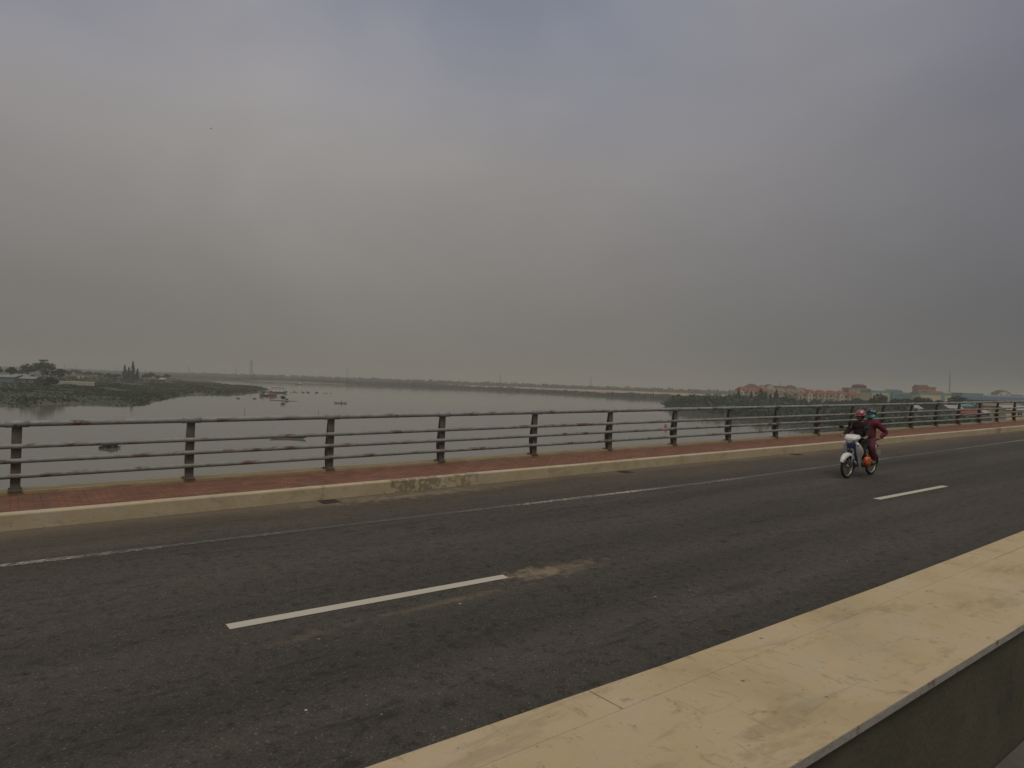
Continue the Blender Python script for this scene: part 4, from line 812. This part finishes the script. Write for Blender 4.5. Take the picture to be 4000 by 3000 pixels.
# net floats
for i, (px, py, s) in enumerate([(1118, 1531, 1.0), (1137, 1534, .5), (1149, 1532, .8), (1157, 1534, .5), (1180, 1532, .8), (1186, 1535, .7), (1201, 1533, 1.0), (1207, 1536, .6), (1232, 1536, .6), (1238, 1534, 1.1), (1268, 1537, .5), (1278, 1537, .4), (1292, 1537, .4)]):
    b0 = wat(px, py); o = empty('net_float', (b0.x, b0.y, 0), i, None, 'float', 'floats strung out right of the roofed boat'); o['label'] = 'small dark float on the water in the row right of the roofed boat'
    mb = MB(); mb.tube([(-.5*s*1.4, 0, .12), (.5*s*1.4, 0, .12)], .30*s+.1, 8); mb.build('drum', m_hull, o); mb = MB(); mb.box(-.3*s, .3*s, -.25, .25, .3*s+.1, .3*s+.35); mb.build('crate_top', m_hull2, o)
for px, py, lab in ((930, 1557, 'dark drifting drum on the water below the spit'), (994, 1558, 'flat dark log adrift between the drum and the raft'), (1548+640, 1540, 'tiny dark float alone on the open water in the middle'), (2355, 1553, 'tiny dark float far out towards the right bank')):
    b0 = wat(px, py); o = empty('driftwood', (b0.x, b0.y, 0), CY, lab, 'driftwood'); l = .9 if 'drum' in lab or 'float' in lab else 1.5; mb = MB(); mb.tube([(-l, 0, .05), (0, .1, .16), (l, 0, .05)], [.12, .28 if l < 1 else .13, .10], 7); mb.build('log', m_hull, o)
    mb = MB(); mb.tube([(0, .1, .1), (.1, .2, .7)], .05, 5); mb.build('stub', m_hull, o)
# poles standing in the water
for i, (px, py, H) in enumerate([(954, 1624, 2.0), (1244, 1620, 1.6), (509, 1592, 1.3), (81, 1600, 2.0), (3102, 1668, 1.6)]):
    b0 = wat(px, py); mb = MB(); mb.tube([(0, 0, -1), (.05, 0, H*.5), (.0, .05, H)], [.07, .06, .05], 6); o = mb.build('stake', m_bamboo); o.location = b0
    tag(o, ['thin stake in the water behind the second post gap, under the spit', 'thin stake in the water below the man in the sampan', 'thin stake at the water edge below the conifers', 'thin stake in the water at far left', 'thin stake in the water seen between rails below the villas'][i], 'stake', 'stakes standing in the river')
# red buoy
b0 = wat(2600, 1674); o = empty('channel_buoy', (b0.x, b0.y, 0), 0, 'red can buoy floating behind the railing right of the middle', 'buoy'); mr = mat('buoy_red', (0.33, 0.02, 0.02), .5, .15)
mb = MB(); mb.tube([(0, 0, -.2), (0, 0, .25), (0, 0, .8)], [.45, .45, .36], 14); mb.build('float', mr, o); mb = MB(); mb.tube([(0, 0, .8), (0, 0, 1.15)], [.2, .26], 10); mb.build('topmark', mr, o)
# floating weed
p = wat(427, 1750); rnd = random.Random(3); mb = MB(); leafcloud(mb, (0, 0, .15), (1.6, 1.0, .3), 220, .16, rnd, .2); leafcloud(mb, (.3, 0, .35), (.8, .5, .3), 90, .16, rnd, .2); o = mb.build('water_weed', m_leaf2); o.location = p; tag(o, 'floating clump of dark water weed seen between the rails at left', 'water plant')
# bird
p = at(825, 502, 150); o = empty('bird', p, CY+.2, 'small dark bird flying high in the left part of the sky', 'bird')
mb = MB(); mb.tube([(-.22, 0, 0), (-.08, 0, .02), (.1, 0, .01), (.2, 0, 0)], [.01, .05, .045, .02], 8); mb.ell((.2, 0, .02), (.04, .03, .03)); mb.build('body', m_hull, o)
for s in (-1, 1): mb = MB(); mb.add([(.1, 0, .03), (-.08, 0, .03), (-.05, s*.22, .09), (.10, s*.2, .10), (-.09, s*.42, .03)], [(0, 1, 2, 3), (3, 2, 4)]); mb.build('wing', m_hull, o)
# ------------------------------------------------------------------ motorbike with two riders
bx, by = 17.12, 8.146
BROT = (0.0, G, pi)
def bempty(name, lab, cat, group=None):
    o = empty(name, (bx, by, dz(bx)), 0, lab, cat, group); o.rotation_euler = BROT; return o
m_wht = mat('white_plastic', (0.60, 0.59, 0.56), 0.3, 0.04, 8, coat=.3); m_nvy = mat('navy_plastic', (0.022, 0.025, 0.10), 0.35, 0.1, 8, coat=.3); m_blk = mat('black_plastic', (0.013, 0.013, 0.014), 0.55, 0.1, 8)
m_rub = mat('tyre_rubber', (0.014, 0.013, 0.012), 0.85, 0.2, 30); m_chr = mat('chrome', (0.45, 0.45, 0.44), 0.25, 0.05, 5, metal=.9); m_alu = mat('engine_metal', (0.16, 0.155, 0.15), 0.45, 0.2, 12, metal=.5)
m_seat = mat('seat_vinyl', (0.015, 0.014, 0.014), 0.5, 0.1, 20); m_lens = mat('lamp_lens', (0.62, 0.64, 0.66), 0.08, 0.05, 8, coat=.8); m_amb = mat('amber_lens', (0.45, 0.14, 0.02), 0.2, 0.05, 8); m_redl = mat('red_lens', (0.35, 0.01, 0.01), 0.2, 0.05, 8)
m_rim = mat('wheel_rim', (0.34, 0.32, 0.22), 0.35, 0.1, 8, metal=.5); m_mir = mat('mirror_glass', (0.5, 0.5, 0.5), 0.05, 0.02, 8, metal=1.0)
bike = bempty('motorbike', 'white and navy step through motorbike ridden towards the left by two people', 'motorbike')
def wheel(cx):
    mb = MB(); mb.tube([(cx, -.05, .285), (cx, .05, .285)], .042, 14); mb.torus((cx, .03, .285), .075, .012, n=20, m=6)
    for i in range(18):
        a = 2*pi*i/18+.1*(i % 2); s = .03*(1 if i % 2 else -1); mb.tube([(cx+.035*cos(a), s, .285+.035*sin(a)), (cx+.222*cos(a+.12), 0, .285+.222*sin(a+.12))], .0035, 4, cap=False)
    w_ = mb.build('wheel', m_alu, bike); mb = MB(); mb.torus((cx, 0, .285), .254, .032, n=44, m=12, rx=.036); mb.build('tyre', m_rub, w_)
    mb = MB(); mb.torus((cx, 0, .285), .226, .014, n=44, m=8, rx=.024); mb.build('rim', m_rim, w_); return w_
wheel(.61); wheel(-.61)
mb = MB()
for s in (-1, 1): mb.tube([(.61, s*.085, .285), (.565, s*.085, .42), (.49, s*.085, .68)], [.022, .024, .022], 10)
mb.tube([(.61, -.10, .285), (.61, .10, .285)], .012, 8); mb.tube([(.49, -.09, .68), (.47, 0, .72), (.49, .09, .68)], .024, 8); mb.tube([(.48, 0, .66), (.40, 0, .95)], .024, 8); mb.build('fork', m_alu, bike)
# front fender: curved shell over the tyre with side skirts
def shell(prof, a0, a1, cx, cz, name, m, n=16, lift=None):
    mb = MB(); st = []
    for i in range(n+1):
        a = a0+(a1-a0)*i/n; k_ = sin(pi*min(1, max(0, i/n)))**.35 if 0 < i < n else .45
        st.append(lambda p, a=a, k_=k_: (cx+(p[1])*cos(a), p[0]*k_, cz+p[1]*sin(a)))
    mb.sweep(prof, st, smooth=True, closed=False); o = mb.build(name, m, bike); md = o.modifiers.new('s', 'SOLIDIFY'); md.thickness = .006; o.modifiers.new('u', 'SUBSURF').render_levels = 1; return o
shell([(-.080, .265), (-.080, .31), (-.050, .342), (0, .352), (.050, .342), (.080, .31), (.080, .265)], radians(22), radians(165), .61, .285, 'front_fender', m_wht)
shell([(-.062, .270), (-.055, .30), (0, .315), (.055, .30), (.062, .270)], radians(148), radians(205), .61, .285, 'fender_skirt', m_nvy)
shell([(-.070, .275), (-.068, .31), (0, .335), (.068, .31), (.070, .275)], radians(60), radians(190), -.61, .285, 'rear_fender', m_blk)
# leg shield: two white wings and a navy centre beak
for s in (-1, 1):
    mb = MB(); rows = [(.92, .45, .04, .13, .43), (.84, .455, .05, .20, .40), (.74, .435, .06, .255, .37), (.64, .39, .07, .265, .32), (.56, .345, .075, .225, .29), (.46, .30, .085, .165, .25), (.34, .25, .085, .145, .20), (.22, .19, .085, .135, .14), (.15, .14, .09, .12, .10)]
    vs = []
    for z, xc, y0_, y1_, xo in rows:
        for f in (0, .35, .7, 1): vs.append((xc+(xo-xc)*f**1.6, s*(y0_+(y1_-y0_)*f), z))
    fs = [(i*4+k_, i*4+k_+1, i*4+k_+5, i*4+k_+4) for i in range(len(rows)-1) for k_ in range(3)]
    mb.add(vs, fs if s < 0 else [f[::-1] for f in fs], 0, True); o = mb.build('leg_shield', m_wht, bike); md = o.modifiers.new('s', 'SOLIDIFY'); md.thickness = .012; md = o.modifiers.new('u', 'SUBSURF'); md.render_levels = 1
mb = MB(); rows = [(.93, .455, .075), (.84, .485, .085), (.74, .475, .085), (.64, .43, .075), (.55, .38, .07), (.40, .30, .08), (.28, .24, .08)]
vs = []
for z, xc, hw in rows: vs += [(xc-.05, -hw-.02, z), (xc, -hw*.6, z), (xc+.025, 0, z), (xc, hw*.6, z), (xc-.05, hw+.02, z)]
mb.add(vs, [(i*5+k_, i*5+k_+1, i*5+k_+6, i*5+k_+5) for i in range(len(rows)-1) for k_ in range(4)], 0, True); o = mb.build('front_panel', m_nvy, bike); o.modifiers.new('s', 'SOLIDIFY').thickness = .01
mb = MB(); mb.ell((.487, 0, .865), (.02, .05, .02)); mb.build('badge', m_chr, bike)
for s in (-1, 1): mb = MB(); mb.ell((.425, s*.15, .83), (.030, .050, .024)); mb.build('indicator', m_lens, bike)
# handlebar cowl with headlight
mb = MB()
def cs(x, hw, z0, z1): return [(x, -hw, (z0+z1)/2), (x, -hw*.75, z1-.012), (x, 0, z1), (x, hw*.75, z1-.012), (x, hw, (z0+z1)/2), (x, hw*.7, z0+.012), (x, 0, z0-.055), (x, -hw*.7, z0+.005)]
rows = [cs(.25, .12, .965, 1.055), cs(.31, .185, .93, 1.075), cs(.39, .205, .895, 1.075), cs(.47, .165, .885, 1.04), cs(.535, .095, .905, .985)]
vs = [v for r in rows for v in r]; fs = [(i*8+k_, i*8+(k_+1) % 8, (i+1)*8+(k_+1) % 8, (i+1)*8+k_) for i in range(4) for k_ in range(8)]+[tuple(range(7, -1, -1)), tuple(32+k_ for k_ in range(8))]
mb.add(vs, fs, 0, True); cw = mb.build('handlebar_cowl', m_wht, bike, bevel=.01, sub=1)
mb = MB(); mb.ell((.488, 0, .935), (.055, .110, .038)); mb.build('headlight', m_lens, cw)
for s in (-1, 1): mb = MB(); mb.ell((.425, s*.150, .985), (.035, .025, .018)); mb.build('indicator', m_lens, cw)
mb = MB()
mb.tube([(.34, .10, 1.00), (.33, .20, 1.005), (.30, .34, 1.0)], .013, 8); mb.tube([(.34, -.10, 1.00), (.33, -.20, 1.005), (.30, -.34, 1.0)], .013, 8); mb.build('handlebar', m_blk, bike)
for s in (-1, 1):
    mb = MB(); mb.tube([(.325, s*.22, 1.004), (.30, s*.35, 1.0)], .018, 10); mb.build('grip', m_rub, bike)
    mb = MB(); mb.tube([(.345, s*.19, 1.01), (.385, s*.24, 1.005), (.375, s*.35, .995)], .006, 6); mb.build('brake_lever', m_chr, bike)
    mb = MB(); mb.tube([(.33, s*.18, 1.01), (.32, s*.21, 1.12), (.33, s*.27, 1.20)], .006, 6); mb.ell((.335, s*.30, 1.235), (.018, .062, .045)); mi_ = mb.build('mirror', m_blk, bike)
    mb = MB(); mb.ell((.317, s*.30, 1.235), (.004, .054, .038)); mb.build('mirror_glass', m_mir, mi_)
# body, seat, engine
def loft(rows, name, m, par=None, sub=1):
    mb = MB(); vs = []
    for x, hw, z0, z1 in rows: vs += [(x, -hw, z0+(z1-z0)*.3), (x, -hw*.85, z1-.02), (x, 0, z1), (x, hw*.85, z1-.02), (x, hw, z0+(z1-z0)*.3), (x, hw*.6, z0), (x, -hw*.6, z0)]
    n_ = len(rows); mb.add(vs, [(i*7+k_, i*7+(k_+1) % 7, (i+1)*7+(k_+1) % 7, (i+1)*7+k_) for i in range(n_-1) for k_ in range(7)]+[tuple(range(6, -1, -1)), tuple((n_-1)*7+k_ for k_ in range(7))], 0, True)
    return mb.build(name, m, par or bike, sub=sub)
loft([(.38, .055, .42, .58), (.25, .06, .36, .50), (.12, .07, .36, .54), (.02, .10, .42, .68), (-.12, .13, .50, .755), (-.35, .135, .56, .76), (-.58, .115, .62, .765), (-.78, .07, .70, .78), (-.86, .04, .73, .775)], 'body_panel', m_wht)
loft([(.10, .07, .66, .70), (.03, .11, .70, .775), (-.12, .135, .74, .80), (-.30, .135, .745, .805), (-.45, .14, .76, .83), (-.66, .125, .77, .835), (-.74, .08, .78, .82)], 'seat', m_seat)
mb = MB(); mb.ell((.10, 0, .33), (.17, .10, .085)); mb.tube([(.18, 0, .34), (.33, 0, .36)], [.075, .065], 12); mb.ell((.02, .10, .32), (.12, .035, .085)); mb.ell((.03, -.10, .32), (.10, .035, .08))
for k_ in range(5): mb.tube([(.21+k_*.025, 0, .345), (.216+k_*.025, 0, .345)], .088, 12)
mb.build('engine', m_alu, bike)
mb = MB(); mb.tube([(.30, -.05, .30), (.2, -.12, .22), (-.1, -.15, .22), (-.25, -.16, .27), (-.85, -.17, .38)], [.014, .014, .018, .042, .045], 10); mb.build('exhaust', m_chr, bike)
mb = MB(); mb.tube([(-.05, .07, .31), (-.61, .07, .285)], .035, 8); mb.build('chain_case', m_blk, bike)
for s in (-1, 1): mb = MB(); mb.tube([(-.60, s*.12, .30), (-.50, s*.12, .62)], [.018, .030], 8); mb.build('shock_absorber', m_chr, bike)
mb = MB(); mb.tube([(.13, -.26, .29), (.13, .26, .29)], .012, 8)
for s in (-1, 1): mb.tube([(.13, s*.17, .29), (.13, s*.27, .29)], .02, 8)
mb.build('foot_peg', m_rub, bike)
mb = MB()
for s in (-1, 1): mb.tube([(-.22, s*.10, .38), (-.27, s*.17, .33), (-.27, s*.27, .33)], .013, 8)
mb.build('rear_foot_peg', m_blk, bike)
mb = MB(); mb.tube([(-.62, -.10, .82), (-.80, -.09, .86), (-.86, 0, .87), (-.80, .09, .86), (-.62, .10, .82)], .011, 8); mb.build('grab_rail', m_chr, bike)
mb = MB(); mb.ell((-.86, 0, .74), (.03, .075, .035)); mb.build('tail_light', m_redl, bike)
mb = MB(); mb.box(-.90, -.893, -.095, .095, .50, .63); mb.build('number_plate', m_wht, bike)
mb = MB(); mb.tube([(-.02, .12, .26), (-.10, .20, .12), (-.13, .22, .10)], .010, 6); mb.build('side_stand', m_blk, bike)
# bag hanging from the hook
m_bag = mat('orange_plastic_bag', (0.50, 0.10, 0.025), 0.45, 0.35, 9, bump=.8, bscale=14, dark=(0.32, 0.05, 0.03), dscale=6, damt=.2)
bag = bempty('plastic_bag', 'crumpled orange red plastic bag hanging before the knees of the rider', 'bag'); mb = MB(); rb_ = random.Random(4)
mb.ell((.18, .275, .42), (.125, .080, .135), n=20, m=14); mb.v = [(x+rb_.uniform(-.007, .007), y+rb_.uniform(-.007, .007), z+rb_.uniform(-.007, .007)) for x, y, z in mb.v]
mb.tube([(.18, .27, .53), (.18, .25, .60), (.19, .20, .66)], [.06, .025, .035], 8); mb.build('sack', m_bag, bag)
mb = MB(); mb.tube([(.18, .22, .63), (.22, .12, .70), (.25, .05, .66)], [.012, .006, .006], 6); mb.build('handle', m_bag, bag)
# riders: every body is one skinned mesh, clothing lies over it
m_jack = mat('dark_brown_jacket', (0.018, 0.010, 0.0095), 0.95, 0.25, 12, bump=.5, bscale=14); m_trou = mat('black_trousers', (0.005, 0.005, 0.006), 0.85, 0.15, 12, bump=.4, bscale=14)
m_mag = mat('maroon_top', (0.125, 0.008, 0.024), 0.8, 0.2, 10, bump=.5, bscale=13); m_mag2 = mat('maroon_trousers', (0.085, 0.009, 0.020), 0.8, 0.2, 10, bump=.5, bscale=13)
m_hair = mat('black_hair', (0.008, 0.007, 0.006), 0.5, 0.2, 30); m_hel1 = mat('red_helmet', (0.24, 0.020, 0.022), 0.18, 0.1, 9, coat=.6, dark=(0.30, 0.33, 0.42), dscale=9, damt=.25)
m_hel2 = mat('navy_helmet', (0.010, 0.009, 0.030), 0.3, 0.1, 6, coat=.3, dark=(0.42, 0.42, 0.24), dscale=7, damt=.22); m_mask = mat('teal_cloth', (0.16, 0.50, 0.50), 0.85, 0.12, 12); m_shoe = mat('dark_sandal', (0.02, 0.016, 0.014), 0.7, 0.1, 12)
m_strap = mat('strap', (0.012, 0.012, 0.012), .8, .1); m_eye = mat('eye_dark', (0.02, 0.015, 0.012), .2, .1); m_lip = mat('lips', (0.20, 0.07, 0.055), .5, .1)
def rider(lab, hx, hz, lean, head, arms, legs, top_m, leg_m, hel_m, mask, hair_m, neck_turn=0.0):
    o = bempty('person', lab, 'person'); J = {}
    V = [(hx, 0, hz, .115), (hx+lean*.3, 0, hz+.16, .10), (hx+lean*.7, 0, hz+.33, .105), (hx+lean, 0, hz+.45, .075), (hx+lean+.015, 0, hz+.52, .05)]; E_ = [(0, 1), (1, 2), (2, 3), (3, 4)]
    h = Vector(head); V += [(h.x+.012, h.y, h.z-.075, .060), (h.x, h.y, h.z, .088), (h.x-.012, h.y, h.z+.06, .070)]; E_ += [(4, 5), (5, 6), (6, 7)]
    V += [(h.x+.10, h.y, h.z-.02, .014)]; E_ += [(6, 8)]                                        # nose
    clo = [tuple(v) for v in V[:5]]; CE = [(0, 1), (1, 2), (2, 3), (3, 4)]; tro = [(hx, 0, hz, .155), (hx+.02, 0, hz+.07, .135)]; TE = [(0, 1)]; shoes = []
    for a in arms:
        sh, el, wr, pa = [Vector(q) for q in a[:4]]; b_ = len(V); V += [(*sh, .052), (*el, .042), (*wr, .027), (*pa, .030)]; E_ += [(3, b_), (b_, b_+1), (b_+1, b_+2), (b_+2, b_+3)]
        dirn = (pa-wr).normalized(); side = Vector(a[4]).normalized(); curl = Vector(a[5]).normalized()
        for k_, (off, ln) in enumerate(((-.027, .9), (-.009, 1.0), (.009, .95), (.027, .75))):
            q0 = pa+side*off+dirn*.012; q1 = q0+(dirn*.75+curl*.25)*.034*ln; q2 = q1+(dirn*.1+curl)*.028*ln; q3 = q2+(curl*.6-dirn*.7)*.020*ln; n_ = len(V)
            V += [(*q0, .011), (*q1, .0095), (*q2, .0085), (*q3, .0075)]; E_ += [(b_+3, n_), (n_, n_+1), (n_+1, n_+2), (n_+2, n_+3)]
        q0 = wr*.45+pa*.55-side*.028; q1 = q0-side*.018+dirn*.028+curl*.015; q2 = q1+dirn*.020+curl*.022; n_ = len(V); V += [(*q0, .012), (*q1, .010), (*q2, .009)]; E_ += [(b_+3, n_), (n_, n_+1), (n_+1, n_+2)]
        c_ = len(clo); clo += [(*sh, .100), (*(sh*.5+el*.5), .078), (*el, .070), (*(wr*.93+el*.07), .046)]; CE += [(3, c_), (c_, c_+1), (c_+1, c_+2), (c_+2, c_+3)]
    for l in legs:
        hp, kn, an, to = [Vector(q) for q in l]; b_ = len(V); V += [(*hp, .085), (*kn, .055), (*(kn*.6+an*.4), .055), (*an, .034), (*(an+Vector((0, 0, -.055))), .034), (*to, .028)]; E_ += [(0, b_), (b_, b_+1), (b_+1, b_+2), (b_+2, b_+3), (b_+3, b_+4), (b_+4, b_+5)]
        c_ = len(tro); tro += [(*hp, .115), (*(hp*.5+kn*.5), .102), (*kn, .086), (*(kn*.5+an*.5), .086), (*an, .082)]; TE += [(0, c_), (c_, c_+1), (c_+1, c_+2), (c_+2, c_+3), (c_+3, c_+4)]; shoes.append((an, to))
    clo[0] = (clo[0][0], 0, clo[0][2]-.02, .178); clo[1] = (*clo[1][:3], .168); clo[2] = (*clo[2][:3], .175); clo[3] = (*clo[3][:3], .135); clo[4] = (clo[4][0], 0, clo[4][2]-.03, .062)
    person_skin('body', V, E_, m_skin, o, 2); person_skin('jacket', clo, CE, top_m, o, 2); person_skin('trousers', tro, TE, leg_m, o, 2)
    for an, to in shoes:
        mb = MB(); hl = an+Vector((-.045, 0, -.085)); mb.tube([hl, (hl+to)/2+Vector((0, 0, -.008)), to+Vector((.035, 0, -.028))], [.036, .040, .030], 10, sx=1.1); mb.build('shoe', m_shoe, o, sub=1)
    # hair, helmet, face
    mb = MB(); mb.ell((h.x-.022, h.y, h.z+.0), (.098, .088, .10), n=18, m=12, zmin=-.75); mb.build('hair', hair_m, o)
    mb = MB(); mb.ell((h.x-.005, h.y, h.z+.035), (.135, .118, .125), n=26, m=14, zmin=-.18); mb.torus((0, 0, 0), .001, .001, n=4, m=3)
    mb = MB(); vs = []
    mb.ell((h.x-.008, h.y, h.z+.035), (.136, .120, .125), n=26, m=14, zmin=-.20); he = mb.build('helmet', hel_m, o); he.modifiers.new('s', 'SOLIDIFY').thickness = .018
    mb = MB(); vs = []; n_ = 9
    for i in range(n_):
        a = radians(-58+116*i/(n_-1)); vs += [(h.x-.008+.128*cos(a), h.y+.116*sin(a), h.z+.035), (h.x-.008+(.128+.060*cos(a*1.1))*cos(a), h.y+.122*sin(a), h.z+.015)]
    mb.add(vs, [(2*i, 2*i+1, 2*i+3, 2*i+2) for i in range(n_-1)], 0, True); v_ = mb.build('visor', hel_m, he); v_.modifiers.new('s', 'SOLIDIFY').thickness = .006
    mb = MB(); mb.tube([(h.x+.0, h.y+.098, h.z+.01), (h.x+.03, h.y+.078, h.z-.07), (h.x+.045, h.y, h.z-.118), (h.x+.03, h.y-.078, h.z-.07), (h.x+.0, h.y-.098, h.z+.01)], .007, 6); mb.build('chin_strap', m_strap, he)
    for s in (-1, 1):
        mb = MB(); mb.ell((h.x+.078, h.y+s*.032, h.z+.004), (.012, .014, .007)); mb.build('eye', m_eye, o)
        mb = MB(); mb.ell((h.x+.0, h.y+s*.090, h.z-.018), (.018, .008, .028)); mb.build('ear', m_skin, o)
    if mask:
        mb = MB(); vs = []; n_ = 13
        for i in range(n_):
            a = radians(-72+144*i/(n_-1)); 
            for z, r_ in ((.004, .108), (-.035, .114), (-.075, .104), (-.112, .080)): vs.append((h.x+.004+r_*cos(a)*1.03, h.y+r_*sin(a), h.z+z))
        mb.add(vs, [(i*4+k_, i*4+k_+1, i*4+k_+5, i*4+k_+4) for i in range(n_-1) for k_ in range(3)], 0, True); f = mb.build('face_mask', m_mask, o); f.modifiers.new('s', 'SOLIDIFY').thickness = .005
    else:
        mb = MB(); mb.ell((h.x+.074, h.y, h.z-.058), (.010, .022, .006)); mb.build('mouth', m_lip, o)
    return o
gy = .285
rider('front rider in dark brown jacket and red helmet holding the handlebar', -.10, .875, .10, (.03, .02, 1.515),
      [((.0, .165, 1.31), (.13, .27, 1.08), (.25, gy, 1.022), (.292, gy, 1.020), (0, 1, 0), (.1, 0, -1)), ((.0, -.165, 1.31), (.13, -.27, 1.08), (.25, -gy, 1.022), (.292, -gy, 1.020), (0, -1, 0), (.1, 0, -1))],
      [((-.06, .10, .86), (.27, .185, .68), (.13, .215, .395), (.26, .225, .325)), ((-.06, -.10, .86), (.27, -.185, .68), (.13, -.215, .395), (.26, -.225, .325))], m_jack, m_trou, m_hel1, False, m_hair)
rider('rear rider in maroon clothes with dark helmet and teal face mask, elbow out', -.47, .90, .0, (-.45, .05, 1.55),
      [((-.46, .165, 1.34), (-.68, .33, 1.10), (-.50, .245, .945), (-.455, .215, .94), (0, .4, 1), (.3, -1, 0)), ((-.46, -.165, 1.34), (-.36, -.29, 1.09), (-.24, -.17, .98), (-.20, -.14, .97), (0, .4, 1), (.3, 1, 0))],
      [((-.44, .10, .88), (-.12, .225, .76), (-.26, .245, .43), (-.14, .255, .36)), ((-.44, -.10, .88), (-.12, -.225, .76), (-.26, -.245, .43), (-.14, -.255, .36))], m_mag, m_mag2, m_hel2, True, m_hair)
# ------------------------------------------------------------------ hazy air
mh = bpy.data.materials.new('haze'); mh.use_nodes = True; t = mh.node_tree; t.nodes.clear()
pv = N(t, 'ShaderNodeVolumePrincipled'); pv.inputs['Color'].default_value = (0.665, 0.657, 0.605, 1); pv.inputs['Density'].default_value = 0.00057; pv.inputs['Anisotropy'].default_value = 0.0
ou = N(t, 'ShaderNodeOutputMaterial'); t.links.new(pv.outputs[0], ou.inputs['Volume'])
mb = MB(); mb.box(-4600, 4600, -4300, 4900, -5, 62); hz_ = mb.build('haze', mh); hz_['kind'] = 'stuff'
